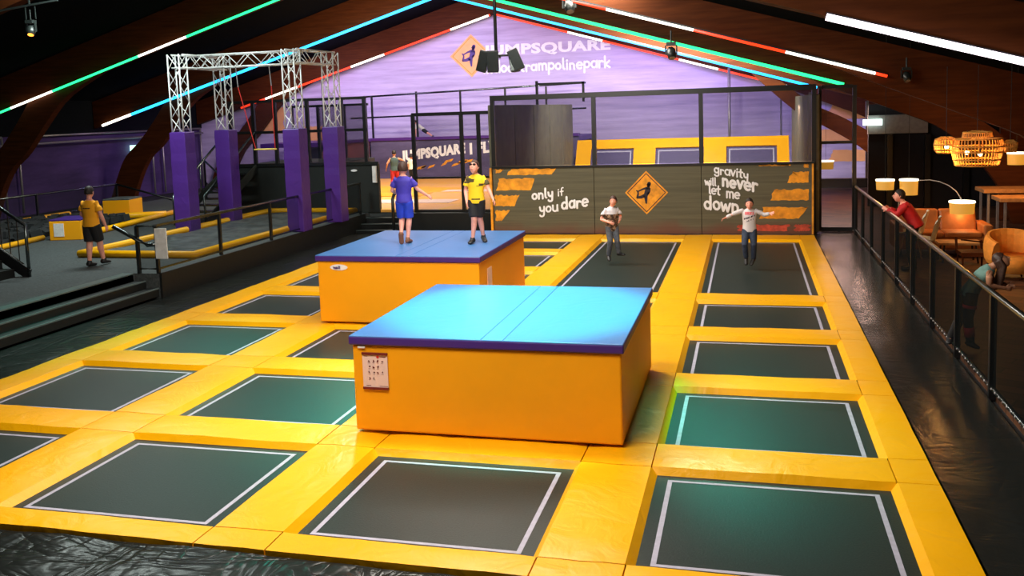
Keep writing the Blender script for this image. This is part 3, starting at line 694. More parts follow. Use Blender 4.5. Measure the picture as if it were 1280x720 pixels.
# --- black tarps round the deck
def tarp(label, x0, x1, y0, y1, amp=.012, mt='tarp'):
    m = MB(); nx = max(2, int((x1-x0)/.12)); ny = max(2, int((y1-y0)/.12)); nx = min(nx, 90); ny = min(ny, 150); vs = []
    for j in range(ny+1):
        for i in range(nx+1):
            x = x0+(x1-x0)*i/nx; y = y0+(y1-y0)*j/ny
            z = amp*noise.noise(Vector((x*1.7, y*.9, 0)))+amp*.8*abs(noise.noise(Vector((x*3+y*2, y*1.1-x*.5, 5))))
            vs.append((x, y, -.05+z))
    fs = [(j*(nx+1)+i, j*(nx+1)+i+1, (j+1)*(nx+1)+i+1, (j+1)*(nx+1)+i) for j in range(ny) for i in range(nx)]
    m.add(vs, fs); n0 = len(vs)
    m.add([(x0,y0,-.115),(x1,y0,-.115),(x1,y1,-.115),(x0,y1,-.115)], [(3,2,1,0)])
    o = obj('tarpaulin', m, M[mt], smooth=True, fixn=False); return tag(o, label, 'tarpaulin', 'black vinyl covers round the court')
tarp('wrinkled black vinyl cover in front of the court, left of the seam', -12, -6.34, 1.6, 6.13, .02)
tarp('wrinkled black vinyl cover in front of the court, right of the seam', -6.31, 1.64, 1.6, 6.13, .02)
tarp('black vinyl cover along the left side of the court', -11.18, -9.86, 6.15, 25.2)
tarp('black vinyl cover between the court and the right-hand netting', 1.66, 2.64, 1.6, 24.9, .008, 'tarp_taut')

# --- the two padded boxes
def vault_box(label, x0, x1, y0, y1, h, which):
    t = thing('vault_box', label, 'padded box', ((x0+x1)/2, (y0+y1)/2, 0), 'yellow padded boxes on the court')
    m = MB(); m.box(x0+.03, x1-.03, y0+.03, y1-.03, .02, h-.10); o = obj('body', m, M['yellow_box'], t, bevel=.02)
    m = MB(); m.box(x0, x1, y0, y1, h-.10, h-.006); o = obj('trim', m, M['boxtrim'], t, bevel=.015); o['label'] = 'purple vinyl edge band'
    # top in pads with seams
    xs = [x0+.004, x0+(x1-x0)*.5, x0+(x1-x0)*.58, x1-.004]
    m = MB()
    for a, b in zip(xs, xs[1:]):
        m.box(a+.003, b-.003, y0+.004, y1-.004, h-.02, h)
    obj('top_pad', m, M['boxtop'], t, bevel=.006)['label'] = 'blue vinyl top with seams'
    return t
nbx = vault_box('yellow padded box with blue top, the nearer and larger in view', -4.13, -1.19, 8.72, 11.58, 1.06, 0)
fbx = vault_box('yellow padded box with blue top, further back with two boys on it', -6.88, -4.05, 13.43, 16.45, 1.13, 1)
# poster on the near box
def poster(x0, x1, z0, z1, y, label):
    t = thing('poster', label, 'poster', ((x0+x1)/2, y, z0))
    m = MB(); m.box(x0, x1, y-.006, y, z0, z1); obj('sheet', m, M['paper'], t)
    for zz in (z1, z0-.016): m = MB(); m.box(x0-.003, x1+.003, y-.016, y, zz-.004, zz+.02); obj('clamp_bar', m, M['ink'], t)
    W_, H_ = x1-x0, z1-z0; m = MB()
    def dot(u, v, w, h): m.box(x0+W_*(u-w/2), x0+W_*(u+w/2), y-.008, y-.006, z0+H_*(v-h/2), z0+H_*(v+h/2))
    rr = random.Random(3)
    for v, n in ((.80,4),(.62,3),(.46,4),(.29,2)):
        for q in range(n):
            u = .27+.17*q
            for _ in range(3): dot(u+rr.uniform(-.03,.03), v+rr.uniform(-.02,.02), rr.uniform(.02,.06), rr.uniform(.015,.04))
            dot(u, v-.055, .09, .006)
    dot(.82, .93, .24, .022); dot(.14, .94, .14, .008); dot(.82, .05, .34, .01); dot(.22, .06, .18, .012); obj('print', m, M['ink'], t)
    m = MB(); m.prism([(x0+W_*.62+.016*math.cos(k*PI/6), z0+H_*.93+.016*math.sin(k*PI/6)) for k in range(12)], 'y', y-.009, y-.006); obj('emblem', m, M['redink'], t)
poster(-3.985, -3.70, .50, .86, 8.745, 'rules poster with small pictograms on the near yellow box')
m = MB(); m.box(-4.03, -3.95, 8.733, 8.745, .925, .945); tag(obj('sticker', m, M['white']), 'tiny white sticker under the rim of the near box', 'sticker')
# logo oval on the far box: white oval with scribbled dark lettering
t = thing('oval_badge', 'white oval badge with dark lettering on the far yellow box', 'badge', (-6.47, 13.455, .93))
m = MB(); m.prism([(-6.47+.155*math.cos(k*PI/12), .93+.05*math.sin(k*PI/12)) for k in range(24)], 'y', 13.452, 13.456); obj('plate', m, M['signwhite'], t)
m = MB(); strokes(m, 'vault', -6.57, .91, .05, .010, 13.449, .0); obj('lettering', m, M['signpurple'], t)
# small white notice on the right side of the far box
m = MB(); m.box(-4.08, -4.072, 13.9, 14.15, .52, .86); t = obj('notice', m, M['paper']); tag(t, 'small white notice on the right side of the far box', 'notice')

# --- graphic wall behind the court
PY = 24.1
t = thing('graphic_panel', 'dark plank-print wall panel with diamond sign and white slogans behind the court', 'wall panel', (-2.58, PY, 0))
m = MB()
for a, b in ((-6.82,-4.0),(-4.0,-1.17),(-1.17,1.64)): m.box(a+.006, b-.006, PY, PY+.12, .0, 1.80)
obj('board', m, M['panel'], t, bevel=.006)
m = MB(); m.box(-6.9, -6.84, PY-.04, PY+.04, .02, 1.82); m.box(1.575, 1.615, PY-.03, PY, .0, 1.80); obj('yellow_edge', m, M['signorange'], t)
m = MB(); m.box(-6.84, 1.64, PY-.03, PY+.15, 1.80, 1.85); obj('top_rail', m, M['black'], t)
y = PY-.004
for k, (a, b, c, d, ll, lr, s_) in enumerate([(-6.74,-6.62,1.68,1.78,0,.12,2),(-6.40,-5.15,1.62,1.78,.1,.12,3),(-6.74,-5.75,1.20,1.52,.1,.12,4),(-6.78,-6.22,.76,1.06,.0,.14,5),(-6.78,-6.60,.35,.64,0,.24,6),
     (.28,1.06,1.76,1.79,0,0,7),(1.38,1.50,1.70,1.79,0,0,8),(.98,1.50,1.32,1.60,.12,0,9),(.56,1.50,.87,1.15,.10,0,10),(.28,1.26,.40,.70,.10,.22,11)]):
    m = MB(); fan(m, torn(a, b, c, d, ll, lr, .03, .01, s_), y); obj('orange_stripe', m, M['signorange'], t)
for a, b, q in ((-.25,.98,21),(1.15,1.5,22)): m = MB(); fan(m, torn(a,b,.08,.24,.02,.04,.05,.04,q), y); obj('red_stripe', m, M['signred'], t)
m = MB(); m.flat([(-2.60,1.68),(-3.17,1.10),(-2.60,.52),(-2.03,1.10)], y); obj('diamond', m, M['signorange'], t)
m = MB()
for (a, b, c, d) in [(-2.60,1.61,-3.10,1.10),(-3.10,1.10,-2.60,.59),(-2.60,.59,-2.10,1.10),(-2.10,1.10,-2.60,1.61)]:
    L = math.hypot(c-a, d-b); nx, nz = -(d-b)/L*.011, (c-a)/L*.011; m.flat([(a+nx,b+nz),(a-nx,b-nz),(c-nx,d-nz),(c+nx,d+nz)], y-.003)
jumper_figure(m, -2.62, 1.10, .575, y-.003); obj('figure', m, M['signdark'], t)
def words_on(W_):
    for (tx, x, x1, z, sz, w, sl_) in W_:
        m_ = MB(); W0 = sum(G[ch][0]+.06 for ch in tx)*sz; strokes(m_, tx, x, z, sz, w, y-.002, sl_, .05, (x1-x)/W0)
        obj('slogan_word', m_, M['signwhite'], t, fixn=False)
words_on([('only', -5.72, -5.10, .95, .27, .055, .08), ('if', -5.0, -4.82, 1.03, .22, .035, .10), ('you', -5.52, -4.98, .58, .27, .05, .10), ('dare', -4.90, -4.14, .66, .34, .06, .13)])
words_on([('gravity', -.84, .04, 1.60, .24, .042, -.20), ('will', -1.08, -.78, 1.30, .20, .036, -.14), ('never', -.64, .26, 1.27, .34, .065, -.20), ('let', -.98, -.68, 1.06, .25, .042, -.12), ('me', -.54, -.18, .95, .27, .045, -.10), ('down', -1.10, -.20, .68, .36, .062, -.17)])

# netting above the panel
t = thing('netting_screen', 'tall black-framed netting standing on top of the slogan wall', 'netting', (-2.58, PY+.2, 1.85))
m = MB(); m.box(-6.84, 1.64, PY+.2, PY+.203, 1.86, 3.66); obj('net', m, M['net_mid'], t)
for x in (-6.82, -4.0, -1.17, 1.64): m = MB(); m.box(x-.055, x+.055, PY+.16, PY+.27, 0, 3.72); obj('post', m, M['black'], t)
m = MB(); m.box(-6.87, 1.69, PY+.14, PY+.29, 3.66, 3.80); obj('top_beam', m, M['black'], t)

# padded side walls of the rear enclosure, running away from the viewer
for sx, xw, lab in ((-1, -6.95, 'left'), (1, 1.72, 'right')):
    ys = [24.5, 27.0, 29.6, 32.1, 34.4, 36.6] if sx < 0 else [24.5, 27.0, 29.6, 32.1, 34.4, 36.6]
    for q, (a, b) in enumerate(zip(ys, ys[1:])):
        m = MB(); m.box(xw-.07, xw+.07, a+.03, b-.03, .0, 3.55)
        tag(obj('wall_mat', m, M['olive_pad'], bevel=.02), 'tall dark olive mat, %s side of the rear enclosure, %s from the front' % (lab, ['first','second','third','fourth','fifth'][q]), 'wall mat', 'dark mats of the rear enclosure')

# tilted trampolines at the rear
def tilt(yb, zb, yt, zt, label):
    t = thing('tilted_trampoline', label, 'trampoline', (-2.6, yb, zb))
    L = math.hypot(yt-yb, zt-zb); dy, dz = (yt-yb)/L, (zt-zb)/L; ny, nz = -dz, dy
    def q(x0, x1, s0, s1, th0, th1, mb):
        pts = []
        for th in (th0, th1):
            for x, s_ in ((x0,s0),(x1,s0),(x1,s1),(x0,s1)): pts.append((x, yb+dy*s_+ny*th, zb+dz*s_+nz*th))
        mb.add(pts, [(0,3,2,1),(4,5,6,7),(0,1,5,4),(1,2,6,5),(2,3,7,6),(3,0,4,7)])
    beds = [(-6.15,-4.42),(-3.55,-1.66),(-.80,1.10)]; m = MB(); top = L-.42
    xs = [-6.75]+[v for b in beds for v in b]+[1.55]
    for a, b in zip(xs[::2], xs[1::2]): q(a, b, 0, L, 0, .1, m)
    for a, b in beds: q(a, b, top, L, 0, .1, m); q(a, b, 0, .3, 0, .1, m)
    for x in (-6.4, -2.6, 1.2):
        m2 = MB(); m2.box(x-.06, x+.06, yb+.05, yb+.17, -.02, zb+.02); obj('support', m2, M['black'], t)
        m2 = MB(); m2.box(x-.06, x+.06, yt, yt+.12, -.02, zt-.12); obj('support', m2, M['black'], t)
    obj('pads', m, M['yellow'], t)
    for a, b in beds:
        m = MB(); q(a, b, .3, top, .0, .02, m); o = obj('bed', m, M['tiltbed'], t)
        m = MB()
        for (p0, p1, s0, s1) in [(a+.1,a+.15,.35,top-.08),(b-.15,b-.1,.35,top-.08),(a+.15,b-.15,top-.13,top-.08)]: q(p0, p1, s0, s1, .021, .028, m)
        obj('border_line', m, M['line'], o)
M['tiltbed'] = plain('purple_bed', (.07, .055, .14), .6)
tilt(36.0, .6, 36.9, 2.02, 'yellow tilted trampoline wall with three purple beds at the rear')

# --- raised grey platform on the left with steps
ZP = .42
m = MB(); m.box(-21.9, -11.78, 3, 41.9, -.1, ZP); m.box(-11.78, -11.2, 15.3, 41.9, -.1, ZP); m.box(-11.2, -9.9, 25.6, 41.9, -.1, ZP); m.box(-9.9, -7.05, 25.45, 41.9, -.1, ZP)
struct('floor', m, M['carpet'])
m = MB()
m.box(-11.20, -11.15, 15.3, 25.2, -.12, ZP+.01); struct('trim', m, M['riser'])
t = thing('side_steps', 'three long black steps up to the grey platform on the left', 'steps', (-11.4, 9, -.12))
for k, (x, z) in enumerate([(-11.22, .14), (-11.50, .28), (-11.78, .42)]):
    m = MB(); m.box(x-.30, x, 3, 15.28-.0, z-.16, z-.012); obj('step', m, M['riser'], t)
    m = MB(); m.box(x-(.24 if k == 2 else .035), x+.006, 3, 15.28, z-.02, z+.004); obj('nosing', m, M['tread'], t)
t = thing('rear_steps', 'black steps descending from the platform beside the orange court', 'steps', (-10.5, 25.4, -.12))
for k in range(3):
    m = MB(); m.box(-11.15, -9.95, 24.45+k*.38, 25.6, -.12+k*.14, .02+k*.14); obj('step', m, M['riser'], t, bevel=.01)
    m = MB(); m.box(-11.15, -9.95, 24.44+k*.38, 24.50+k*.38, .02+k*.14, .03+k*.14); obj('nosing', m, M['tread'], t)
m = MB(); m.box(-9.95, -6.95, 25.3, 25.44, -.12, ZP+.02); tag(obj('plinth', m, M['riser'], bevel=.01), 'low black plinth below the netting of the orange court', 'plinth')
t = thing('handrail', 'black handrail beside the rear steps behind the boy in blue', 'handrail', (-9.93, 24.8, 0))
m = MB(); m.tube([(-9.93,24.4,-.1),(-9.93,24.4,.95),(-9.93,24.5,1.05),(-9.93,25.3,1.42)], .05); m.tube([(-9.93,25.3,.42),(-9.93,25.3,1.42)], .04); obj('rail', m, M['black'], t, smooth=True)

def railing(label, pts, posts, ztop, zbase, netmat='glassnet', midz=None, r=.032, name='railing', cat='railing', bot=.09):
    p0 = pts[0]; t = thing(name, label, cat, (p0[0], p0[1], zbase))
    m = MB(); m.tube([(x, y_, ztop) for x, y_ in pts], r); obj('top_rail', m, M['railtop'], t, smooth=True)
    m = MB(); m.tube([(x, y_, zbase+bot) for x, y_ in pts], r*.7); obj('bottom_rail', m, M['railtop'], t, smooth=True)
    for x, y_ in posts: m = MB(); m.box(x-.03, x+.03, y_-.03, y_+.03, zbase, ztop); obj('post', m, M['black'], t)
    if netmat:
        m = MB()
        for (a, b), (c, d) in zip(pts, pts[1:]): m.add([(a,b,zbase+bot),(c,d,zbase+bot),(c,d,ztop),(a,b,ztop)], [(0,1,2,3)])
        obj('net', m, M[netmat], t, fixn=False)
    return t
M['railtop'] = plain('dark_rail', (.12, .14, .14), .25, .95)
t = railing('black railing with netting along the edge of the left platform', [(-11.66,15.32),(-11.24,15.34),(-11.26,25.15)], [(-11.66,15.32),(-11.24,15.34),(-11.27,17.6),(-11.27,19.8),(-11.27,21.9),(-11.27,23.6),(-11.27,25.1)], 1.36, ZP, 'net')
m = MB(); m.tube([(-11.95,15.0,1.40),(-11.60,15.34,1.05),(-11.45,15.34,.98),(-11.26,15.34,1.0)], .04); obj('handrail', m, M['railtop'], t, smooth=True)
m = MB(); m.box(-11.24, -10.98, 15.29, 15.312, .72, 1.32); tag(obj('notice', m, M['paper_y']) if 'paper_y' in M else obj('notice', m, M['white']), 'pale notice hanging on the first post of the platform railing', 'notice')

# airbag with yellow rim beneath the truss frame
t = thing('landing_mat', 'grey landing mat with yellow rim on the platform under the truss frame', 'landing mat', (-13.1, 21, ZP))
m = MB(); nx, ny = 30, 70; vs = []
for j in range(ny+1):
    for i in range(nx+1):
        x = -14.45+2.75*i/nx; y_ = 17.2+8.2*j/ny; e = min(i, nx-i, j, ny-j)/3
        vs.append((x, y_, ZP+.02+.10*min(1, e)*(.6+.6*noise.noise(Vector((x*1.8, y_*1.4, 0))))))
m.add(vs, [(j*(nx+1)+i, j*(nx+1)+i+1, (j+1)*(nx+1)+i+1, (j+1)*(nx+1)+i) for j in range(ny) for i in range(nx)])
M['bag'] = plain('grey_airbag', (.085, .095, .095), .5, 0, .5, 5, .5); obj('airbag', m, M['bag'], t, smooth=True, fixn=False)
m = MB(); m.loft([(-14.52,17.08,ZP+.08),(-11.62,17.08,ZP+.08),(-11.62,25.5,ZP+.08),(-14.52,25.5,ZP+.08),(-14.52,17.08,ZP+.08)], [.085]*5, n=10, side=(0,0,1)); obj('rim', m, M['yellow'], t, smooth=True)
m = MB()
for a in (-13.9,-12.9): m.box(a, a+.5, 18.3, 18.5, ZP+.11, ZP+.125)
# truss gantry: four padded towers and an H of box truss
t = thing('truss_gantry', 'white box-truss gantry on four purple padded columns', 'gantry', (-13, 22.4, ZP))
cs = [(-14.62,21.35),(-14.55,23.35),(-11.35,21.45),(-11.2,23.4)]
def truss(mb, p, q, s=.34, r=.022, br=.012):
    p = Vector(p); q = Vector(q); d = (q-p); L = d.length; d.normalize(); up = Vector((0,0,1)) if abs(d.z) < .9 else Vector((0,1,0))
    a = d.cross(up).normalized()*s/2; b = a.cross(d).normalized()*s/2
    cor = [a+b, a-b, -a-b, -a+b]
    for c in cor: mb.rod(p+c, q+c, r, n=6)
    n = max(2, int(L/.36))
    for f in range(4):
        c0, c1 = cor[f], cor[(f+1) % 4]
        for i in range(n):
            x, y_ = (c0, c1) if i % 2 else (c1, c0); mb.rod(p+x+d*(L*i/n), p+y_+d*(L*(i+1)/n), br, n=5)
for x, y_ in cs:
    m = MB(); nz = 14
    m.loft([(x, y_, ZP+.01+(3.09-ZP)*k/nz) for k in range(nz+1)], [.33+.006*math.sin(k*2.1) for k in range(nz+1)], n=4)
    m2 = MB(); c = Vector((x, y_, 0)); m2.add([c+Matrix.Rotation(PI/4, 3, 'Z') @ (v-c) for v in m.v], m.f)
    obj('padded_column', m2, M['purple'], t, bevel=.02)
    m = MB(); truss(m, (x, y_, 3.05), (x, y_, 5.14)); obj('tower', m, M['truss'], t, smooth=True)
zt = 4.97
for k, (p, q) in enumerate([(cs[0], cs[1]), (cs[2], cs[3]), ((-14.6, 22.1), (-11.3, 22.1))]):
    m = MB(); truss(m, (p[0], p[1], zt), (q[0], q[1], zt)); obj('top_truss', m, M['truss'], t, smooth=True)
t = thing('trapeze', 'yellow trapeze bar on two red ropes hanging from the truss gantry', 'trapeze', (-12.6, 22.1, 2.5))
m = MB()
for x0_, x1_ in ((-13.35,-13.0),(-12.35,-12.15)):
    m.rod((x0_, 22.1, 4.8), (x0_+.04, 22.1, 4.25), .014); 
obj('strap', m, M['steel'], t)
m = MB(); m.rod((-13.31,22.1,4.25),(-13.0,22.3,2.55), .013); m.rod((-12.31,22.1,4.25),(-12.42,22.3,2.55), .013); obj('rope', m, M['rope'], t)
m = MB(); m.rod((-13.05,22.3,2.55),(-12.38,22.3,2.55), .022); obj('bar', m, M['yellow_rod'], t, smooth=True)

# black climbing platform behind the gantry
t = thing('climbing_platform', 'black raised platform with framed netting behind the gantry', 'platform', (-13.2, 27, ZP))
m = MB(); m.box(-15.8, -12.55, 25.55, 29.4, ZP, 1.92); m.box(-12.55, -10.82, 25.55, 25.7, ZP, 1.92); obj('deck', m, M['stage'], t, bevel=.02)
m = MB(); m.box(-15.8, -10.8, 25.5, 25.56, 1.88, 1.98); obj('deck_edge', m, M['railtop'], t)
for x in (-15.75,-14.95,-14.2,-13.1,-11.95,-11.2): m = MB(); m.box(x-.05, x+.05, 25.55, 25.65, 1.95, 3.95); obj('post', m, M['black'], t)
for z in (3.91, 2.95): m = MB(); m.box(-15.8,-11.15,25.56,25.64,z-.04,z+.045); obj('crossbar', m, M['black'], t)
m = MB(); m.box(-15.75,-11.2,25.6,25.603,1.95,3.9); obj('net', m, M['net_light'], t)
m = MB(); m.box(-13.5,-12.35,27.0,28.2,1.93,3.75); obj('rear_box', m, M['net'], t)
for x in (-15.6,-14.6,-13.6,-12.8): m = MB(); m.box(x-.04, x+.04, 29.3, 29.4, 1.9, 3.8); obj('rear_post', m, M['black'], t)
m = MB(); m.box(-15.8,-12.7,29.3,29.4,3.72,3.8); obj('rear_crossbar', m, M['black'], t)
m = MB(); m.box(-10.98,-10.86,25.46,25.53,1.35,1.85); tag(obj('notice', m, M['white']), 'pale notice on the right corner of the black platform', 'notice')
m = MB(); m.prism([(-11.6+.1*math.cos(k*PI/10), 1.72+.035*math.sin(k*PI/10)) for k in range(20)], 'y', 25.51, 25.55); tag(obj('oval_badge', m, M['signwhite']), 'small white oval badge on the black platform front', 'badge')
# stair to that platform
t = thing('metal_stair', 'black open stair with handrails rising to the platform behind the purple columns', 'stairs', (-16.3, 24, ZP))
m = MB()
for k in range(8): m.box(-15.85-.0, -14.95, 22.9+.33*k, 23.2+.33*k, ZP+.16*k+.12, ZP+.16*k+.17)
obj('tread', m, M['railtop'], t)
m = MB()
for x in (-15.9,-14.9): m.bar((x,22.7,ZP+.1),(x,25.55,1.85),.05,.24)
obj('stringer', m, M['stage'], t)
for x in (-15.9,-14.9):
    m = MB(); m.tube([(x,22.6,ZP),(x,22.6,1.25),(x,25.5,2.95)], .035); m.tube([(x,24.0,1.1),(x,24.0,2.07)], .025); obj('handrail', m, M['railtop'], t, smooth=True)

# --- left ninja area: foam pit, yellow beams, boxes
def foam_block(label, cx, cy, w, d, h, topm, rz=0, note=False):
    t = thing('foam_block', label, 'foam block', (cx, cy, ZP)); R_ = Matrix.Rotation(rz, 3, 'Z'); c = Vector((cx, cy, 0))
    m = MB(); m.box(cx-w/2, cx+w/2, cy-d/2, cy+d/2, ZP, ZP+h-.04); m.v = [c+R_ @ (v-c) for v in m.v]; obj('body', m, M['yellow_box'], t, bevel=.015)
    m = MB(); m.box(cx-w/2, cx+w/2, cy-d/2, cy+d/2, ZP+h-.04, ZP+h); m.v = [c+R_ @ (v-c) for v in m.v]; obj('top', m, topm, t, bevel=.01)
    if note:
        m = MB(); m.box(cx-w/2+.12, cx-w/2+.38, cy-d/2-.012, cy-d/2, ZP+.1, ZP+.44); m.v = [c+R_ @ (v-c) for v in m.v]; obj('notice', m, M['white'], t)
foam_block('low yellow foam block with purple top and notice left of the walking man', -17.2, 20.1, .82, .95, .54, M['boxtrim'], .25, True)
foam_block('yellow foam block with grey top behind the walking man', -19.15, 24.6, .85, .9, .62, M['bag'], .2)
m = MB(); m.box(-21.3, -18.0, 18.0, 25.0, ZP, ZP+.015)
tag(obj('pit_cover', m, M['rubber']), 'black pit floor on the far left of the platform', 'mat')
fp = MB(); rr = random.Random(5)
for _ in range(240):
    x = rr.uniform(-21.0,-18.1); y_ = rr.uniform(17.6,23.5); s_ = rr.uniform(.10,.15); a = rr.uniform(0, PI); b = rr.uniform(-.6,.6)
    R_ = Matrix.Rotation(a, 3, 'Z') @ Matrix.Rotation(b, 3, 'X'); c = Vector((x, y_, ZP+.13)); q = MB(); q.box(-s_, s_, -s_, s_, -s_*.8, s_*.8); fp.add([c+R_ @ v for v in q.v], q.f)
tag(obj('foam_pit', fp, M['rubber']), 'heap of dark foam cubes filling the pit on the left', 'foam cubes', None, 'stuff')
def ybeam(label, a, b, r=.07):
    m = MB(); m.loft([(a[0],a[1],ZP+r),(b[0],b[1],ZP+r)], [r, r], n=10); tag(obj('bolster', m, M['yellow'], smooth=True), label, 'bolster', 'yellow rims on the left')
ybeam('yellow rim bolster running from the low foam block to the left stair', (-17.75,19.6), (-17.2,15.9))
ybeam('yellow bolster between the two foam blocks, near side', (-17.0,20.6), (-17.9,26.0), .08)
ybeam('yellow bolster at the far edge of the foam pit', (-21.2,22.6), (-18.6,23.2), .1)
ybeam('yellow bolster in front of the grey-topped foam block', (-19.6,23.6), (-17.6,24.6), .1)
ybeam('yellow bolster along the back of the left pit', (-21.4,18.2), (-21.2,24.6), .1)
railing('black railing with netting at the left edge of the platform', [(-21.85,12.0),(-21.85,25.2),(-21.85,27.8)], [(-21.85,20.0),(-21.85,24.0),(-21.85,27.8)], 1.22, ZP, 'net', name='railing')
# ramp handrail and side wall details
t = thing('handrail', 'thin black handrail slanting down by the left wall', 'handrail', (-21.8, 28.0, ZP))
m = MB(); m.tube([(-21.85,27.8,1.22),(-19.6,27.9,.62)], .035); m.tube([(-19.6,27.9,.42),(-19.6,27.9,.64)], .03); obj('rail', m, M['black'], t, smooth=True)
t = thing('handrail', 'black double handrail of the ramp near the left wall behind the columns', 'handrail', (-19.3, 29.5, ZP))
m = MB(); m.tube([(-20.2,30.8,ZP),(-20.2,30.8,1.85),(-18.6,29.5,1.25),(-16.9,29.4,1.3)], .04); m.tube([(-18.6,29.5,ZP),(-18.6,29.5,1.25)], .035); m.tube([(-16.9,29.4,ZP),(-16.9,29.4,1.3)], .035); m.tube([(-20.2,30.8,1.0),(-18.6,29.5,.62)], .03); obj('rail', m, M['black'], t, smooth=True)
# pipe and frames on the left wall
m = MB(); m.tube([(-27.2,10,2.55),(-27.2,41.5,2.75)], .05); tag(obj('pipe', m, M['steel'], smooth=True), 'long metal pipe running along the left wall', 'pipe')
for k, (ya, yb) in enumerate([(22.8, 28.6), (29.4, 37.6), (38.4, 41.6)]):
    m = MB(); z0, z1 = .0, 2.98
    for (a, b, c, d) in [(ya,z0,ya,z1),(ya,z1,yb,z1),(yb,z1,yb,z0)]: m.tube([(-27.4,a,b),(-27.4,c,d)], .045)
    tag(obj('wall_frame', m, M['steel'], smooth=True), 'slim metal frame against the left wall, %s of three' % ['nearest','middle','rearmost'][k], 'frame', 'frames on the left wall')
m = MB(); m.box(-27.5,-27.38,36.1,36.9,2.0,2.35); tag(obj('exit_sign', m, M['exit_green']), 'small glowing green exit sign on the left wall', 'sign')

# stair in the lower left
t = thing('stair', 'black stair with barred handrail at the far left edge', 'stairs', (-14.5, 14.6, ZP))
m = MB()
for k in range(9): m.box(-14.05-.28*(k+1), -14.05-.28*k, 13.6, 14.7, ZP, ZP+.17*(k+1))
obj('steps', m, M['signpurple2'] if 'signpurple2' in M else M['riser'], t)
m = MB(); m.bar((-13.78,14.78,ZP+.05),(-16.6,14.78,ZP+1.75),.06,.22); obj('stringer', m, M['black'], t)
m = MB(); m.tube([(-13.78,14.78,ZP),(-13.78,14.78,1.45),(-16.6,14.78,3.15)], .035); m.tube([(-13.9,14.78,ZP+.25),(-16.6,14.78,ZP+1.9)], .02); obj('handrail', m, M['railtop'], t, smooth=True)
m = MB()
for k in range(1, 14): x = -13.78-.2*k; m.rod((x,14.78,ZP+.12+.603*.2*k),(x,14.78,1.43+.603*.2*k), .011, n=6)
obj('balusters', m, M['black'], t)

# --- rear left court: orange floor, side wall, banner, gallery
M['court'] = None
def courtmat():
    m_, nt, b = newmat('orange_court_pads'); g = geo(nt)
    br = N(nt, 'ShaderNodeTexBrick'); br.inputs['Scale'].default_value = .32; br.inputs['Mortar Size'].default_value = .02; br.inputs['Row Height'].default_value = .55; br.inputs['Brick Width'].default_value = 1.6
    br.inputs['Color1'].default_value = (1,.46,.01,1); br.inputs['Color2'].default_value = (.92,.46,.20,1); br.inputs['Mortar'].default_value = (.9,.5,.02,1)
    nt.links.new(mapped(nt, g, (1,1,1), (0,0,.25)), br.inputs['Vector']); nt.links.new(br.outputs[0], b.inputs['Base Color']); b.inputs['Roughness'].default_value = .5
    return m_
M['court'] = courtmat()
m = MB(); m.box(-16.3, -7.05, 25.6, 37.95, ZP+.005, ZP+.10); tag(obj('court_mat', m, M['court'], bevel=.02), 'orange and yellow padded floor of the rear left court', 'mat')
m = MB(); m.box(-13.9,-9.2,27.3,28.4,ZP+.10,ZP+.115); m.box(-10.8,-8.2,31.2,32.0,ZP+.10,ZP+.115)
tag(obj('pale_mat', m, M['paper']), 'pale pink mats lying across the orange court floor', 'mat', None)
m = MB(); m.box(-16.3,-11.0,29.6,30.9,ZP+.10,ZP+.118); tag(obj('yellow_mat', m, M['yellow']), 'yellow strip mat across the orange court floor', 'mat')
t = thing('banner_wall', 'dark blue banner wall reading JUMPSQUARE I FLY at the back of the orange court', 'banner', (-11.6, 38, ZP))
m = MB(); m.box(-16.4, -6.9, 38.0, 38.12, ZP, 2.22); obj('board', m, M['banner'], t)
m = MB(); m.box(-16.4, -6.9, 37.9, 38.3, 2.22, 2.34); obj('coping', m, M['purple_glow'] if 'purple_glow' in M else M['purple2'] if 'purple2' in M else M['purple'], t)
obj('lettering', capword(None, 'JUMPSQUARE', -14.95, -11.95, 1.15, 1.75, 37.99, None, bold=.06, rot=.10), M['signwhite'], t)
obj('lettering', capword(None, 'I FLY', -11.75, -10.45, 1.52, 2.02, 37.99, None, bold=.05, rot=.08), M['signwhite'], t)
m = MB(); rr = random.Random(9)
for k in range(11):
    x = -14.6+rr.uniform(0, 3.2); z = .8+.12*(x+14.6)/1.2+rr.uniform(0,.22); w = rr.uniform(.2,.5); m.flat([(x,z),(x+w,z+.08),(x+w+.1,z+.2),(x+.1,z+.12)], 37.992)
obj('orange_marks', m, M['signorange'], t)
t = thing('side_mural', 'dark mural wall with orange patch on the left of the orange court', 'wall panel', (-16.45, 34, ZP))
m = MB(); m.prism([(32.0,ZP),(37.85,ZP),(37.85,2.22),(33.6,2.22)], 'x', -16.5, -16.4); obj('board', m, M['mural_side'], t)
m = MB(); m.box(-16.55,-16.3,33.4,37.85,2.22,2.34); obj('coping', m, M['purple'], t)
m = MB(); m.box(-17.9,-16.55,37.5,37.6,ZP,2.22); obj('return_board', m, M['mural_side'], t)
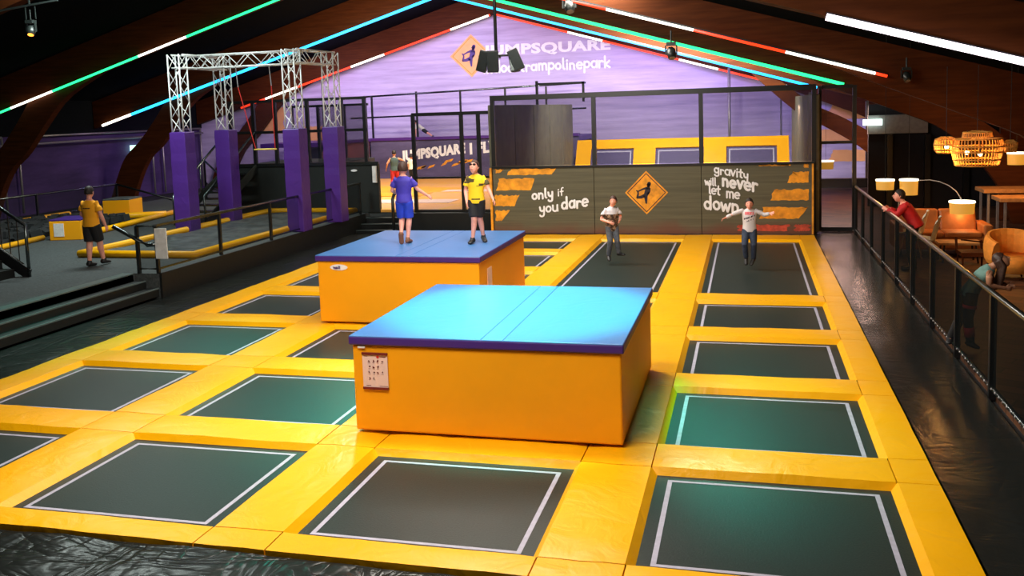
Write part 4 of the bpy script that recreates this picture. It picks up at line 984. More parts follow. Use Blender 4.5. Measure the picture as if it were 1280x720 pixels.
# gallery behind banner
m = MB(); m.box(-22, -6.9, 38.14, 41.9, 2.0, 2.2); tag(obj('gallery_deck', m, M['purple']), 'purple gallery deck above the banner wall', 'platform')
t = thing('gallery_railing', 'dark blue railing in front of the lavender rear wall', 'railing', (-14, 40, 2.2))
m = MB(); m.tube([(-18.2,40,4.22),(-6.9,40,4.5)], .045); m.tube([(-18.2,40,3.25),(-6.9,40,3.38)], .04); obj('rails', m, M['bluerail'] if 'bluerail' in M else M['railtop'], t, smooth=True)
for x in (-17.1,-14.87,-12.73,-10.6,-8.7): m = MB(); m.box(x-.04,x+.04,39.96,40.04,2.2,4.4 if x > -15 else 4.28); obj('post', m, M['black'], t)
t = thing('court_netting', 'tall black-framed netting in front of the orange court', 'netting', (-8.5, 25.5, ZP))
for x in (-9.62,-8.12,-7.60): m = MB(); m.box(x-.05,x+.05,25.45,25.55,ZP,3.36); obj('post', m, M['black'], t)
for z0, z1 in ((3.3,3.4),(1.44,1.50),(ZP,ZP+.09)): m = MB(); m.box(-9.65,-7.0,25.46,25.54,z0,z1); obj('crossbar', m, M['black'], t)
m = MB(); m.box(-9.62,-7.0,25.5,25.502,ZP,3.3); obj('net', m, M['net_light'], t)
t = thing('net_gate', 'black net frame rising left of the slogan wall', 'netting', (-6.2, 30, 0))
for a in ((-6.98,-6.90,30.4,30.5,3.55,4.35),(-6.98,-5.3,30.42,30.48,4.2,4.28),(-5.38,-5.3,30.42,30.48,3.6,4.28)): m = MB(); m.box(*a); obj('bar', m, M['black'], t)

# --- logo on the rear wall
t = thing('wall_logo', 'white JUMPSQUARE lettering with peach diamond on the lavender rear wall', 'sign', (-9.9, 41.98, 5.0))
y = 41.985
obj('lettering', capword(None, 'JUMPSQUARE', -12.15, -6.05, 5.86, 6.50, y, None, bold=.045), M['signwhite'], t)
m = MB(); strokes(m, 'indoortrampolinepark', -12.15, 5.2, .50, .10, y, .004, .05, 6.1/(sum(G[c_][0]+.06 for c_ in 'indoortrampolinepark')*.5)); obj('tagline', m, M['signwhite'], t, fixn=False)
m = MB(); m.flat([(-12.72,7.06),(-13.8,6.05),(-12.74,5.02),(-11.68,6.03)], y); obj('diamond', m, M['signpeach'], t)
m = MB()
for (a, b, c, d) in [(-12.72,6.94,-13.66,6.05),(-13.66,6.05,-12.74,5.15),(-12.74,5.15,-11.81,6.03),(-11.81,6.03,-12.72,6.94)]:
    L = math.hypot(c-a, d-b); nx, nz = -(d-b)/L*.016, (c-a)/L*.016; m.flat([(a+nx,b+nz),(a-nx,b-nz),(c-nx,d-nz),(c+nx,d+nz)], y-.004)
obj('diamond_line', m, M['signorange'], t)
m = MB(); jumper_figure(m, -12.76, 6.05, 1.02, y-.004); obj('figure', m, M['signpurple'], t)
# mural patches at the wall ends
m = MB()
for k, (a, b, c, d) in enumerate([(3.35,5.2,2.55,3.3),(2.9,5.2,1.5,2.1),(3.4,5.0,.7,1.2)]): fan(m, torn(a, b, c, d, .2, 0, .08, 0, 40+k), 41.985)
for k, (a, b, c, d) in enumerate([(-24.6,-22.9,2.6,3.9),(-22.2,-20.6,2.0,2.9)]): fan(m, torn(a, b, c, d, .4, .2, .15, .1, 50+k), 41.985)
tag(obj('mural_patches', m, M['signpeach2'] if 'signpeach2' in M else M['signpeach']), 'peach torn paint patches printed on the rear wall', 'mural')
m = MB()
for k in range(3): m.tube([(1.42+k*.0, 41.2, 0), (1.42, 41.2, 4.0)], .04)
tag(obj('pole', m, M['steel'], smooth=True), 'thin pale pole in front of the rear wall seen through netting', 'pole')
m = MB(); m.tube([(-20.1,41.0,2.2),(-20.1,41.0,5.2)], .06); tag(obj('pole', m, M['steel'], smooth=True), 'pale pole on the gallery left of the lavender wall', 'pole')
m = MB(); m.tube([(-.75,40.6,0),(-.75,40.6,4.9)], .06); tag(obj('pole', m, M['steel'], smooth=True), 'pale pole rising behind the rear enclosure netting', 'pole')

# door-frame like net frames to the right of the slogan wall
t = thing('net_gate', 'tall black frame with netting right of the slogan wall', 'netting', (2.2, 24.9, 0))
for a in ((1.78,1.86,24.8,24.9,0,3.75),(2.62,2.72,24.85,24.95,0,3.75),(1.86,2.62,24.85,24.93,3.68,3.77),(1.86,2.62,24.85,24.93,-.02,.08),(1.86,2.62,24.86,24.92,2.25,2.33)): m = MB(); m.box(*a); obj('frame_bar', m, M['black'], t)
m = MB(); m.box(1.83,2.66,24.88,24.883,.05,3.7); obj('net', m, M['net_light'], t)
t = thing('window_frame', 'dark framed opening at the far right showing the purple mural', 'frame', (3.6, 37, 0))
m = MB(); m.box(1.95,4.45,36.9,37.1,0,.36); obj('plinth', m, M['railtop'], t)
for xx, zz in ((4.41,3.3),(2.35,3.7)): m = MB(); m.box(xx-.05,xx+.05,36.9,37.0,.36,zz); obj('post', m, M['steel'], t)

M['railbright'] = plain('bright_rail', (.30, .32, .32), .28, 1)
# --- right side netting fence
t = thing('netting_fence', 'long black netting fence with metal top rail along the right of the court', 'fence', (2.7, 15, -.1))
FX = 2.70
m = MB(); m.tube([(FX,1.5,1.14),(FX,24.8,1.14)], .035); obj('top_rail', m, M['railbright'], t, smooth=True)
m = MB(); m.tube([(FX,1.5,.04),(FX,24.8,.04)], .028); obj('bottom_rail', m, M['railtop'], t, smooth=True)
for y_ in (3.0,5.1,7.2,9.2,11.2,13.0,14.7,16.4,18.1,19.9,21.7,23.3,24.75): m = MB(); m.box(FX-.035,FX+.035,y_-.035,y_+.035,-.1,1.12); obj('post', m, M['black'], t)
m = MB(); m.add([(FX,1.5,.04),(FX,24.8,.04),(FX,24.8,1.12),(FX,1.5,1.12)], [(0,1,2,3)]); obj('net', m, M['net_black2'], t, fixn=False) if 'net_black2' in M else obj('net', m, M['net_black'], t, fixn=False)
m = MB(); y_ = 2.0
while y_ < 24.6: m.ball((FX-.02, y_, .045), .016, n=6, k=4); y_ += .16
tag(obj('lacing', m, M['steel'], t, smooth=True), kind='stuff')

# --- lounge
m = MB(); m.box(1.68, XW, 24.95, 41.9, -.12, -.02); m.box(2.74, XW, 1.5, 24.95, -.12, -.02); struct('floor', m, M['lounge_floor'])
m = MB(); m.box(3.7, XW, 30.6, 30.8, -.1, 3.2); struct('wall_rear', m, M['darkwall'])
m = MB(); m.box(3.66, 5.4, 30.44, 30.59, 2.28, 2.86); tag(obj('bulkhead', m, M['bulk'] if 'bulk' in M else M['steel']), 'pale grey bulkhead band above the dark lounge wall', 'bulkhead')
m = MB(); m.box(3.5, 4.05, 30.2, 30.32, 2.56, 2.74); tag(obj('exit_sign', m, M['exit_white']), 'glowing white-green exit sign at the end of the bulkhead', 'sign')
for k, x in enumerate((4.3, 5.4, 6.5)):
    m = MB(); m.box(x-.08, x+.08, 30.38, 30.55, -.02, 2.25); tag(obj('pillar', m, M['black']), 'slim black pillar on the dark lounge wall, %s from its left end' % ['first','second','third'][k], 'pillar', 'pillars of the lounge wall')
m = MB(); m.box(6.6, 8.9, 27.0, 27.15, .0, 2.6); tag(obj('timber_partition', m, M['beam']), 'orange-brown timber partition on the far right', 'partition')
m = MB(); m.box(6.75, 8.2, 26.75, 26.98, 1.25, 1.52); tag(obj('wall_shelf', m, M['tablewood'], bevel=.01), 'pale wooden shelf box on the timber partition', 'shelf')
# sofa
t = thing('sofa', 'tan leather two-seat sofa in the lounge', 'sofa', (4.0, 21.3, -.02))
m = MB(); m.box(3.15,4.95,20.9,21.75,.12,.40); obj('base', m, M['orange_leather'], t, bevel=.03)
for a, b in ((3.3,4.05),(4.07,4.80)):
    m = MB(); m.box(a,b,20.85,21.5,.38,.50); obj('seat_cushion', m, M['orange_leather'], t, bevel=.04)
    m = MB(); m.prism([(21.4,.45),(21.6,.45),(21.75,.92),(21.55,.92)], 'x', a-.08 if a < 3.5 else a, b); obj('back_cushion', m, M['orange_leather'], t, bevel=.04)
for a, b in ((3.08,3.24),(4.82,5.0)): m = MB(); m.box(a,b,20.85,21.75,.12,.66); obj('armrest', m, M['orange_leather'], t, bevel=.04)
m = MB()
for x in (3.2,4.9):
    for y_ in (20.95,21.65): m.rod((x,y_,-.02),(x,y_,.13), .02)
obj('feet', m, M['black'], t)
def bar_table(label, x0, x1, y0, y1, h):
    t = thing('bar_table', label, 'table', ((x0+x1)/2, (y0+y1)/2, -.02), 'tall tables in the lounge')
    m = MB(); m.box(x0,x1,y0,y1,h-.09,h); obj('table_top', m, M['tablewood'], t, bevel=.008)
    for x in (x0+.12,x1-.12):
        for y_ in (y0+.08,y1-.08): m = MB(); m.bar((x,y_,-.02),(x,y_,h-.09),.05); obj('leg', m, M['steel'], t)
    m = MB(); m.bar((x0+.12,y0+.08,.12),(x0+.12,y1-.08,.12),.04); m.bar((x1-.12,y0+.08,.12),(x1-.12,y1-.08,.12),.04); obj('foot_bar', m, M['steel'], t)
bar_table('tall wooden bar table on steel legs, the further of two', 5.55, 8.2, 24.1, 25.0, 1.10)
bar_table('tall wooden bar table on steel legs, the nearer of two', 5.50, 8.2, 22.4, 23.2, 1.06)
def stool(x, y_, label):
    t = thing('bar_stool', label, 'stool', (x, y_, -.02), 'bar stools at the tall tables')
    m = MB(); m.loft([(x,y_,.70),(x,y_,.74)], [.16,.17], n=14); obj('seat', m, M['black'], t)
    for a in range(4): m = MB(); m.rod((x+.1*math.cos(a*PI/2+.7),y_+.1*math.sin(a*PI/2+.7),.70),(x+.2*math.cos(a*PI/2+.7),y_+.2*math.sin(a*PI/2+.7),-.02),.012,n=6); obj('leg', m, M['steel'], t)
stool(6.1, 22.0, 'dark bar stool in front of the nearer tall table, left one'); stool(6.8, 22.0, 'dark bar stool in front of the nearer tall table, right one')
def shell_chair(x, y_, rz, label, mat, sc_=1.0):
    t = thing('shell_chair', label, 'chair', (x, y_, -.02)); R_ = Matrix.Rotation(rz, 3, 'Z'); c = Vector((x, y_, -.02))
    m = MB(); vs = []; n, k = 12, 12
    for layer in (0, 1):
        for i in range(k+1):
            s_ = i/k; 
            if s_ < .45: yy = .22-.44*s_/.45; zz = .44+.02*math.cos(s_*7)
            else: q = (s_-.45)/.55; yy = -.22-.10*q; zz = .44+.44*q
            for j in range(n+1):
                u = j/n*2-1; w = (.24-.05*max(0, s_-.5)*2); cup = .07*u*u*(1 if .1 < s_ < .85 else .5)
                p = Vector((u*w, yy+(cup if s_ > .45 else 0), zz+(cup if s_ <= .45 else 0))); p += Vector((0, .012*layer, -.012*layer if s_ < .45 else 0)); vs.append(c+R_ @ (p*sc_))
    fs = []; o_ = (k+1)*(n+1)
    for i in range(k):
        for j in range(n): a = i*(n+1)+j; fs += [(a,a+1,a+n+2,a+n+1),(a+o_,a+n+1+o_,a+n+2+o_,a+1+o_)]
    m.add(vs, fs); obj('seat_shell', m, mat, t, smooth=True)
    for sx_ in (-1, 1):
        for sy_ in (-1, 1):
            m = MB(); m.rod(c+R_ @ Vector((.1*sx_,.1*sy_,.43))*sc_, c+R_ @ Vector((.21*sx_,.2*sy_,0))*sc_, .013, n=6); obj('leg', m, M['tablewood'], t)
shell_chair(3.40, 19.7, 1.35, 'white shell chair just behind the man in red', M['chairwhite'], 1.15)
shell_chair(3.36, 20.75, 1.38, 'white shell chair further back, almost hidden by the man in red', M['chairwhite'], 1.15)
# round armchair and low table
t = thing('armchair', 'round amber armchair behind the leaning girl', 'armchair', (4.75, 18.4, -.02))
m = MB(); pts = [(4.75+.42*math.cos(a), 18.4+.42*math.sin(a)) for a in [PI*(-.05+1.35*k/14)-.35 for k in range(15)]]
m.loft([(a,b,.48+.10*math.sin(PI*k/14)) for k, (a, b) in enumerate(pts)], [.08]*15, [.22+.08*math.sin(PI*k/14) for k in range(15)], side=[(a-4.75,b-18.4,0) for a, b in pts], n=10)
obj('back', m, M['amberfab'], t)
m = MB(); m.loft([(4.75,18.4,.12),(4.75,18.4,.42)], [.36,.40], n=18); obj('seat', m, M['amberfab'], t, smooth=True)
m = MB()
for a in range(4): m.rod((4.75+.25*math.cos(a*1.57+.8),18.4+.25*math.sin(a*1.57+.8),.14),(4.75+.3*math.cos(a*1.57+.8),18.4+.3*math.sin(a*1.57+.8),-.02),.018,n=6)
obj('legs', m, M['black'], t)
def low_table(label, cx, cy, r, h):
    t = thing('coffee_table', label, 'table', (cx, cy, -.02)); m = MB(); m.box(cx-r, cx+r, cy-r*.6, cy+r*.6, h-.05, h); obj('table_top', m, M['tablewood'], t, bevel=.01)
    for a in (-1, 1):
        for b in (-1, 1): m = MB(); m.rod((cx+a*r*.8,cy+b*r*.5,-.02),(cx+a*r*.7,cy+b*r*.4,h-.05),.02,n=6); obj('leg', m, M['black'], t)
low_table('low amber coffee table in front of the sofa', 4.2, 20.25, .42, .40)
low_table('wooden coffee table behind the netting, nearest to the girl', 4.2, 12.6, .6, .45)
low_table('wooden low table beside the right edge of the lounge', 5.4, 15.2, .7, .45)
t = thing('lounge_chair', 'dark wooden lounge chair by the coffee table', 'chair', (4.25, 19.2, -.02))
m = MB(); m.box(4.0,4.5,19.0,19.5,.28,.36); m.bar((4.0,18.95,.62),(4.5,19.45,.50),.06,.03); m.bar((4.02,19.5,.3),(4.02,19.6,.58),.04,.05); m.bar((4.48,19.5,.3),(4.48,19.6,.52),.04,.05); obj('frame', m, M['beam'], t)
for x in (4.03,4.47):
    for y_ in (19.03,19.47): m = MB(); m.rod((x,y_,-.02),(x,y_,.3),.018,n=6); obj('leg', m, M['beam'], t)
# lamps
def drum_lamp(label, x, y_, z, r, h, floor_arc=None):
    t = thing('drum_lamp', label, 'lamp', (x, y_, z), 'amber drum lamps of the lounge')
    m = MB(); m.loft([(x,y_,z-h/2),(x,y_,z+h/2)], [r,r*1.06], n=24, caps=False); obj('shade', m, M['lamp_shade'], t, smooth=True, fixn=False)
    m = MB(); m.loft([(x,y_,z+h/2+.001),(x,y_,z+h/2+.035)], [r*1.10,r*1.10], n=24); obj('diffuser', m, M['lamp_top'], t)
    if floor_arc:
        bx, by = floor_arc; m = MB(); m.loft([(bx,by,-.02),(bx,by,.02)], [.16,.16], n=16); obj('base', m, M['black'], t)
        zt_ = z+h/2+.45; pts = [(bx,by,.0),(bx,by,zt_-.5)]+[(bx+(x-bx)*(1-math.cos(a))/2, by+(y_-by)*(1-math.cos(a))/2, zt_-.5+.5*math.sin(a)) for a in [PI*k/10 for k in range(1,10)]]+[(x,y_,z+h/2+.03)]
        m = MB(); m.tube(pts, .012, 6); obj('arm', m, M['steel'], t, smooth=True)
    else:
        m = MB(); m.tube([(x,y_,z+h/2+.03),(x,y_,zr(x)+1.1)], .004, 6); obj('cord', m, M['black'], t)
    l = bpy.data.lights.new('lamp_bulb', 'POINT'); l.energy = 6*(y_/20)**2*(.4 if floor_arc else 1); l.color = (1,.48,.12); l.shadow_soft_size = .08
    o = bpy.data.objects.new('lamp_bulb', l); COL.objects.link(o); o.parent = t; o.location = (0,0,-h/2-.02)
drum_lamp('amber drum pendant seen past the right end of the slogan wall', 2.08, 26.3, 1.60, .20, .20)
drum_lamp('amber drum lamp left of the man in red, the wider shallow one', 3.02, 22.0, 1.42, .185, .20)
drum_lamp('amber drum lamp above and right of the man in red, the deeper one', 3.52, 22.0, 1.36, .185, .32)
drum_lamp('amber drum lamp on a thin arching stand above the sofa', 4.50, 21.4, .96, .24, .24, (3.4, 22.6))
drum_lamp('amber drum pendant on the timber partition, far right', 5.75, 22.2, 1.95, .17, .24)
for k, (x, y_, z) in enumerate([(1.80,27,2.15),(1.98,27,2.15)]):
    m = MB(); m.loft([(x,y_,z-.14),(x,y_,z+.14)], [.055,.055], n=12); tag(obj('amber_tube_lamp', m, M['lamp_shade'], smooth=True), 'small amber tube lamp beside the net frame, %s of the pair' % ['left','right'][k], 'lamp', 'pair of amber tube lamps')
# rattan chandelier cluster
def rattan(label, cx, cy, prof, n, bulbs, cord):
    F = .93; cx *= F; cy *= F; prof = [(r*F, 3.389+(z-3.389)*F) for r, z in prof]; bulbs = [(a*F, b*F, 3.389+(c-3.389)*F) for a, b, c in bulbs]
    z1 = max(p[1] for p in prof); t = thing('rattan_lamp', label, 'lamp', (cx, cy, z1), 'rattan lamps above the lounge')
    m = MB()
    for k in range(n):
        a = 2*PI*k/n; m.tube([(cx+r*math.cos(a), cy+r*math.sin(a), z) for r, z in prof], .008, 4)
    for r, z in prof: m.tube([(cx+r*math.cos(2*PI*q/24), cy+r*math.sin(2*PI*q/24), z) for q in range(25)], .013, 4)
    obj('cage', m, M['rattan'], t)
    for bx, by, bz in bulbs:
        m = MB(); m.ball((cx+bx,cy+by,bz), .035, n=10, k=8); b_ = obj('bulb', m, M['bulb'], t, smooth=True)
        m = MB(); m.rod((cx+bx,cy+by,bz+.03),(cx+bx,cy+by,bz+.09),.018); m.rod((cx+bx,cy+by,bz+.09),(cx+bx,cy+by,z1+.02),.005,n=5); obj('socket', m, M['black'], t)
        l = bpy.data.lights.new('bulb_light', 'POINT'); l.energy = 14; l.color = (1,.5,.13); l.shadow_soft_size = .06
        o = bpy.data.objects.new('bulb_light', l); COL.objects.link(o); o.parent = t; o.location = (bx, by, bz-z1-.08)
    m = MB(); m.tube([(cx,cy,z1),(cx,cy,cord)], .005, 5); obj('cord', m, M['black'], t)
rattan('large rattan basket pendant in the middle of the chandelier cluster', 4.13, 18.5, [(.10,2.72),(.24,2.70),(.26,2.60),(.42,2.58),(.44,2.44),(.43,2.34),(.40,2.20),(.37,2.09)], 44, [(-.18,-.05,2.33),(.03,-.1,2.30)], 3.9)
rattan('shallow rattan pendant at the left of the chandelier cluster', 3.62, 18.6, [(.10,2.62),(.19,2.58),(.21,2.48),(.20,2.38),(.16,2.33)], 26, [(.0,-.05,2.44)], 3.9)
rattan('small rattan pendant at the right of the chandelier cluster', 4.66, 18.4, [(.06,2.54),(.12,2.50),(.12,2.42),(.10,2.34)], 18, [], 3.9)

# --- fixtures under the roof
t = thing('ceiling_bracket', 'dark suspension pole holding the cluster of loudspeakers', 'bracket', (-4.93, 18.0, 4.6))
m = MB(); m.tube([(-4.93,18,7.0),(-4.93,18,4.45)], .035); m.bar((-5.3,18,4.5),(-4.5,18,4.5),.04); m.bar((-4.93,17.8,4.48),(-4.93,18.3,4.48),.04); obj('pole', m, M['speaker'], t, smooth=True)
for k, (x, y_, z, rx, ry, nm, s_) in enumerate([(-5.17,17.95,4.42,.1,.30,'left',1),(-4.93,17.8,4.40,.1,.02,'centre',1.1),(-4.62,18.25,4.40,-.1,-.15,'rear',.8),(-4.50,17.95,4.42,.1,-.38,'right',1)]):
    t = thing('loudspeaker', 'black loudspeaker in the hanging cluster, %s one' % nm, 'loudspeaker', (x, y_, z), 'hanging loudspeaker cluster')
    R_ = Matrix.Rotation(ry, 3, 'Y') @ Matrix.Rotation(rx, 3, 'X'); c = Vector((x, y_, z))
    m = MB(); m.add([(-.11*s_,-.1,-.24),(.11*s_,-.1,-.24),(.07,.13,-.22),(-.07,.13,-.22),(-.11*s_,-.1,.20),(.11*s_,-.1,.20),(.07,.13,.18),(-.07,.13,.18)], [(0,3,2,1),(4,5,6,7),(0,1,5,4),(1,2,6,5),(2,3,7,6),(3,0,4,7)])
    m.v = [c+R_ @ v for v in m.v]; obj('cabinet', m, M['speaker'], t, bevel=.015)
    m = MB(); m.box(-.09*s_,.09*s_,-.115,-.10,-.21,.17); m.v = [c+R_ @ v for v in m.v]; obj('grille', m, M['railtop'], t)
def head_light(label, x, y_, z, s_=1.0, lit=None, tilt=.5, rail=None):
    t = thing('stage_light', label, 'stage light', (x, y_, z), 'stage lights under the roof'); c = Vector((x, y_, z))
    m = MB(); m.box(x-.09*s_,x+.09*s_,y_-.07*s_,y_+.07*s_,z+.13*s_,z+.20*s_); m.box(x-.12*s_,x-.095*s_,y_-.03,y_+.03,z-.05*s_,z+.14*s_); m.box(x+.095*s_,x+.12*s_,y_-.03,y_+.03,z-.05*s_,z+.14*s_); m.rod((x,y_,z+.2*s_),(x,y_,z+.42*s_),.015); obj('yoke', m, M['speaker'], t)
    d = Vector((.2,-tilt,-1)).normalized(); m = MB(); m.loft([c-d*.1*s_, c-d*.06*s_, c+d*.04*s_, c+d*.13*s_], [.05*s_,.085*s_,.09*s_,.075*s_], n=14); obj('head', m, M['speaker'], t, smooth=True)
    m = MB(); m.loft([c+d*.131*s_, c+d*.137*s_], [.06*s_,.06*s_], n=14); obj('lens', m, M[lit] if lit else M['steel'], t)
    return c+d*.15*s_, d
hl = [head_light('black stage light at the top edge of the photo', -3.45, 18.3, 5.46, 1.2), head_light('small black stage light over the strips, right of the rear logo', -1.44, 18.3, 4.42, 1.0),
      head_light('small black stage light at the end of the red strip', 2.85, 18.2, 3.78, .8), head_light('small stage light with orange glow at the top left', -16.4, 18.3, 5.66, 1.1, 'amber')]
t = thing('hanging_bracket', 'dark hanging truss bar above the stage light at the top left', 'bracket', (-16.4, 18.3, 6.2))
m = MB(); m.bar((-17.6,18.3,6.12),(-15.6,18.3,6.30),.04); m.bar((-16.52,18.3,6.2),(-16.52,18.3,5.9),.02); m.bar((-16.25,18.3,6.2),(-16.25,18.3,5.9),.02); m.bar((-16.4,18.3,6.2),(-16.4,18.3,6.9),.03); obj('bar', m, M['speaker'], t)

# --- people
person('boy in blue shirt and shorts walking away on the far box', (-5.81,14.8,1.13), .12, 1.43,
       dict(eR=(.165,.03,.66), wR=(.27,.10,.575), eL=(-.15,.02,.65), wL=(-.12,.13,.60), kR=(.045,.03,.285), aR=(.03,-.02,.045), tR=(.04,.08,.02), kL=(-.05,.055,.29), aL=(-.035,-.075,.115), tL=(-.032,-.085,.02), hed=(0,.012,.915)),
       C_NAVY, 'short', (C_BLUE, 'shorts'), None, C_SHOB, SK1, H_BR, headscale=1.18)
person('boy with dark glasses in yellow and black jersey on the far box', (-4.52,14.9,1.13), PI-.05, 1.43,
       dict(eR=(.135,.0,.64), wR=(.10,.07,.50), eL=(-.165,.02,.655), wL=(-.235,.07,.535), kR=(.02,.05,.285), aR=(.045,.06,.045), tR=(.05,.15,.02), kL=(-.03,-.02,.285), aL=(-.04,-.09,.06), tL=(-.09,-.01,.02), hed=(.005,.03,.915)),
       C_JERSEY, 'short', (C_BLK, 'shorts'), None, C_SHOE, SK1, H_BR, look=(-.45, .0), extra={'glasses': True, 'hem': .045}, headscale=1.15)
r, tp, W, P = person('boy in white and camouflage t-shirt hovering over the middle long trampoline', (-2.90,19.75,.03), math.radians(205), 1.42,
       dict(eR=(.165,-.02,.64), wR=(.07,.11,.60), eL=(-.15,-.03,.66), wL=(-.09,.11,.62), kR=(.05,.06,.30), aR=(.06,-.02,.07), tR=(.07,.06,.01), kL=(-.06,.06,.30), aL=(-.10,.02,.10), tL=(-.15,.11,.09), hed=(-.02,.03,.915)),
       C_CAMO, 'short', (C_GJEAN, 'long'), None, C_SHOE, SK1, H_BR, look=(-.15, -.5), extra={'hem': .075}, headscale=1.12)
person('boy in light grey sweatshirt jumping with both arms out', (.03,19.35,.02), PI, 1.42,
       dict(sR=(.10,0,.80), eR=(.22,0,.755), wR=(.335,.03,.70), sL=(-.10,0,.80), eL=(-.21,.02,.74), wL=(-.29,.07,.765), kR=(.07,.10,.31), aR=(.05,-.0,.11), tR=(.05,.05,.02), kL=(-.06,.06,.30), aL=(-.055,-.04,.09), tL=(-.02,.02,.01), hed=(0,.03,.90)),
       C_GREY, 'long', (C_DENIM, 'long'), None, C_SHOE, SK1, H_DK, look=(-.15, 0), headscale=1.12)
person('man in amber t-shirt and black shorts walking away on the platform', (-13.3,16.05,ZP), .0, 1.68,
       dict(eR=(.15,.0,.64), wR=(.165,.05,.50), eL=(-.14,.01,.65), wL=(-.11,.11,.56), kR=(.055,.06,.285), aR=(.06,.10,.055), tR=(.07,.19,.03), kL=(-.045,.0,.28), aL=(-.03,-.05,.045), tL=(-.03,.05,.02)),
       C_YEL, 'short', (C_BLK, 'shorts'), None, C_SHOE, SK1, H_DK, headscale=1.0, slim=1.08)
person('person in dark vest and red trousers leaping on the orange court', (-12.6,31.3,.55), .35, 1.52,
       dict(eL=(-.17,-.02,.68), wL=(-.20,.03,.56), eR=(.18,.02,.76), wR=(.26,.05,.68), kR=(.06,.05,.29), kL=(-.06,.0,.28), aL=(-.08,-.12,.12), tL=(-.08,-.08,.03)),
       C_OLIVE, 'none', (C_REDP, 'long'), None, C_SHOE, SK2, H_DK)
person('child in white shirt and black trousers on the orange court', (-13.2,34.6,.53), -.3, 1.22, {}, C_WHT, 'short', (C_BLK, 'long'), None, C_SHOE, SK2, H_DK, headscale=1.2)
person('person in white top and black shorts leaning on their hands up on the gallery', (-15.0,41.0,2.2), PI/2, 1.30,
       dict(pel=(0,-.02,.33), wai=(0,.05,.39), che=(0,.14,.46), nek=(0,.22,.52), hed=(0,.28,.60), sR=(.09,.20,.50), eR=(.11,.22,.28), wR=(.12,.22,.07), sL=(-.09,.20,.50), eL=(-.11,.22,.28), wL=(-.12,.22,.07),
            hR=(.048,-.03,.31), kR=(.05,-.20,.17), aR=(.05,-.38,.06), tR=(.05,-.36,.0), hL=(-.048,-.03,.31), kL=(-.05,-.22,.18), aL=(-.05,-.40,.06), tL=(-.05,-.38,.0)),
       C_WHT, 'short', (C_BLK, 'shorts'), None, C_SHOE, SK1, H_BR)
person('man in red long-sleeved shirt leaning on the netting rail', (3.15,19.2,-.02), math.radians(80), 1.72,
       dict(pel=(0,-.03,.53), wai=(0,.0,.60), che=(0,.06,.69), nek=(0,.10,.77), hed=(0,.145,.855), sR=(.105,.09,.745), eR=(.13,.16,.64), wR=(.06,.25,.70), sL=(-.105,.09,.745), eL=(-.12,.16,.65), wL=(-.05,.27,.70)),
       C_RED, 'long', (C_BLK, 'long'), None, C_SHOE, SK1, H_DK, look=(-.2, .2), slim=1.15)
person('girl with long brown hair in teal top leaning at the netting rail', (2.9,13.0,-.02), math.radians(-95), 1.48,
       dict(pel=(-0.032,-0.027,0.548), wai=(-0.014,0.002,0.611), che=(0.009,0.056,0.690), nek=(0.023,0.128,0.781), hed=(0.029,0.208,0.842), sR=(0.127,0.101,0.749), sL=(-0.077,0.105,0.763), eR=(0.141,0.095,0.637), wR=(0.082,0.230,0.609), eL=(-0.082,0.166,0.633), wL=(-0.023,0.259,0.618), hR=(0.016,-0.026,0.536), hL=(-0.078,-0.034,0.524), kR=(0.018,-0.049,0.309), aR=(0.002,-0.024,0.086), tR=(0.031,0.031,0.053), kL=(-0.093,-0.100,0.281), aL=(-0.189,-0.166,0.075), tL=(-0.119,-0.187,0.046)),
       C_TEAL, 'none', (C_BLK, 'long'), None, C_SHOE, SK2, H_BL, look=(-.7, -.2), long_hair=True, extra={'hairdrop': (-.005, -.035, -.19), 'bands': [('R','t',.45,.58,.060),('R','c',.35,.75,.046)]})

# ------------------------------------------------------------------ lights
def spot(name, loc, tgt, e, c, ang=60, blend=.6, r=.25):
    l = bpy.data.lights.new(name, 'SPOT'); l.energy = e; l.color = c; l.spot_size = math.radians(ang); l.spot_blend = blend; l.shadow_soft_size = r
    o = bpy.data.objects.new(name, l); COL.objects.link(o); o.location = loc; o.rotation_euler = (Vector(tgt)-Vector(loc)).to_track_quat('-Z', 'Y').to_euler(); return o
def area(name, loc, tgt, e, c, sx, sy):
    l = bpy.data.lights.new(name, 'AREA'); l.energy = e; l.color = c; l.shape = 'RECTANGLE'; l.size = sx; l.size_y = sy
    o = bpy.data.objects.new(name, l); COL.objects.link(o); o.location = loc; o.rotation_euler = (Vector(tgt)-Vector(loc)).to_track_quat('-Z', 'Y').to_euler(); return o
WARM = (1, .93, .82)
area('hall_light', (-4, 6.0, 5.9), (-3, 9.5, 0), 330, WARM, 5, 1.2)
area('hall_light', (-4, 10.0, 5.9), (-4, 10.2, 0), 260, WARM, 4.5, 1.0)
area('hall_light', (-4, 13.8, 5.8), (-3, 15.0, 0), 300, WARM, 5, 1.0)
area('hall_light', (-4.2, 18.9, 6.0), (-2.2, 22, 0), 500, WARM, 4, .8)
area('hall_light', (-14, 18.0, 7.2), (-15, 20, 0), 480, (.85, 1, .95), 3, 1)
area('court_light', (-11.5, 29.5, 7.4), (-12, 32, 0), 900, (1, .86, .70), 4, .8)
area('purple_wash', (-12.5, 37.5, 7.6), (-11, 42, 4.0), 190, (.70, .56, 1), 7, .5)
area('purple_wash', (-19.5, 38.0, 6.0), (-19.5, 42, 3.2), 150, (.80, .60, 1), 5, .5)
area('purple_wash', (-3, 38.5, 5.8), (-3, 42, 2.6), 210, (.62, .46, 1), 6, .5)
area('purple_wash', (-21, 37, 5.0), (-25, 36, 1.2), 80, (.60, .35, 1), 4, .5)
area('purple_wash', (3.0, 39.5, 4.2), (3.2, 42, 1.8), 50, (.45, .35, 1), 2, .4)
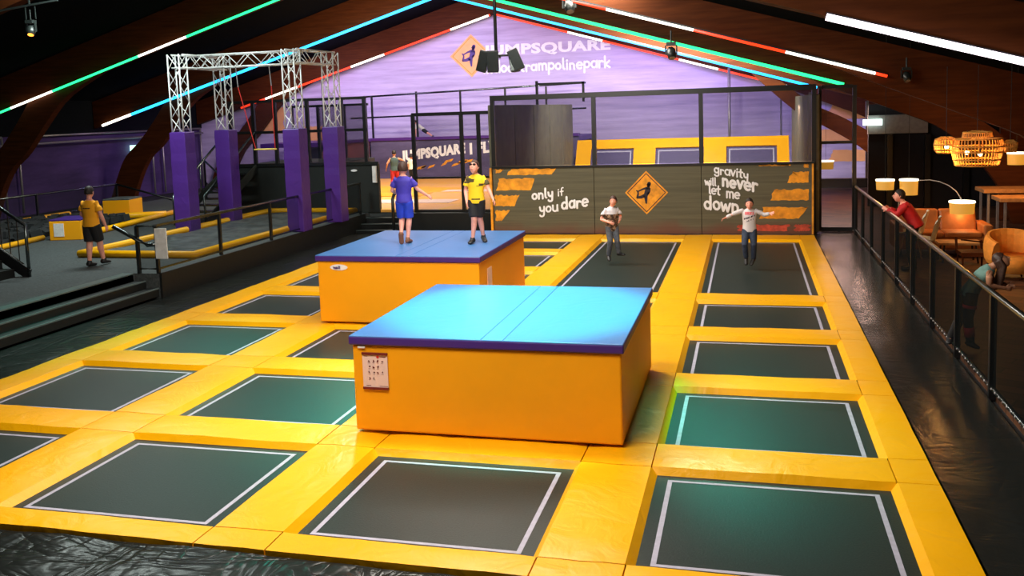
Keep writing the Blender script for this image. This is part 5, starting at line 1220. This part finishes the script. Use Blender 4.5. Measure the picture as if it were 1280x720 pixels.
area('enclosure_light', (-2.6, 31, 5.8), (-2.6, 36.6, 1.3), 1350, (1, .92, .85), 4, .5)
spot('cyan_fill_spot', (-2.6, 10.4, 5.9), (-2.6, 10.2, 1.06), 2600, (.0, 1, .66), 42, .5, .1)  # added unseen spot, tints the near box top like reflected strip light
spot('cyan_fill_spot', (-6.8, 15.2, 6.2), (-6.3, 14.8, 1.06), 200, (.1, .7, .8), 20, .9, .1)  # added unseen spot, tints the left of the far box top
for lx, ly, lz, tx, ty, e, a_ in ((-1, 16.5, 5.5, .2, 9.9, 800, 22), (-7.5, 17.5, 6.2, -5.3, 10.1, 1700, 20), (-10.5, 17.5, 6.6, -8.1, 12.3, 1300, 20), (-8.5, 17.5, 6.4, -6.0, 7.4, 260, 22), (-1, 16.5, 5.5, .1, 12.4, 260, 18), (-11, 17.5, 6.6, -10.6, 12.0, 1600, 24)): spot('green_sheen_fill', (lx, ly, lz), (tx, ty, 0), e, (.03, 1, .72), a_, .9, .3)  # added unseen spots, imitate the sheen of the LED strips on the beds
area('lounge_fill', (2.7, 31.5, 3.2), (2.6, 31.5, 0), 240, (1, .62, .5), .8, 3)  # added fill without a fixture, brightens the floor past the slogan wall
area('lounge_fill', (5.8, 22.0, 3.2), (5.5, 23.5, 0), 90, (1, .42, .10), 2, 1)

# ------------------------------------------------------------------ camera
cam = bpy.data.cameras.new('camera'); co = bpy.data.objects.new('camera', cam); COL.objects.link(co)
yaw, pit, rol = math.radians(-14.629251386), math.radians(5.744042741), math.radians(1.875837345)
fw = Vector((math.sin(yaw)*math.cos(pit), math.cos(yaw)*math.cos(pit), -math.sin(pit)))
rt = Vector((math.cos(yaw), -math.sin(yaw), 0)); dn = fw.cross(rt)
rt2 = rt*math.cos(rol)+dn*math.sin(rol); dn2 = -rt*math.sin(rol)+dn*math.cos(rol)
mat = Matrix((( rt2.x, -dn2.x, -fw.x, 0), (rt2.y, -dn2.y, -fw.y, 0), (rt2.z, -dn2.z, -fw.z, 3.38865), (0, 0, 0, 1)))
co.matrix_world = mat
cam.sensor_width = 36; cam.lens = 1135.119/1280*36; cam.shift_y = (252.0789-360)/1280; cam.clip_end = 200
sc.camera = co

w = bpy.data.worlds.new('world'); sc.world = w; w.use_nodes = True
w.node_tree.nodes['Background'].inputs[0].default_value = (.10, .10, .14, 1); w.node_tree.nodes['Background'].inputs[1].default_value = .05
sc.view_settings.view_transform = 'Standard'; sc.view_settings.look = 'None'; sc.view_settings.exposure = 0.45; sc.view_settings.gamma = 1
sc.view_settings.use_curve_mapping = False
sc.cycles.use_denoising = True
sc.cycles.max_bounces = 5; sc.cycles.diffuse_bounces = 3; sc.cycles.glossy_bounces = 3; sc.cycles.transparent_max_bounces = 12
sc.cycles.sample_clamp_indirect = 4
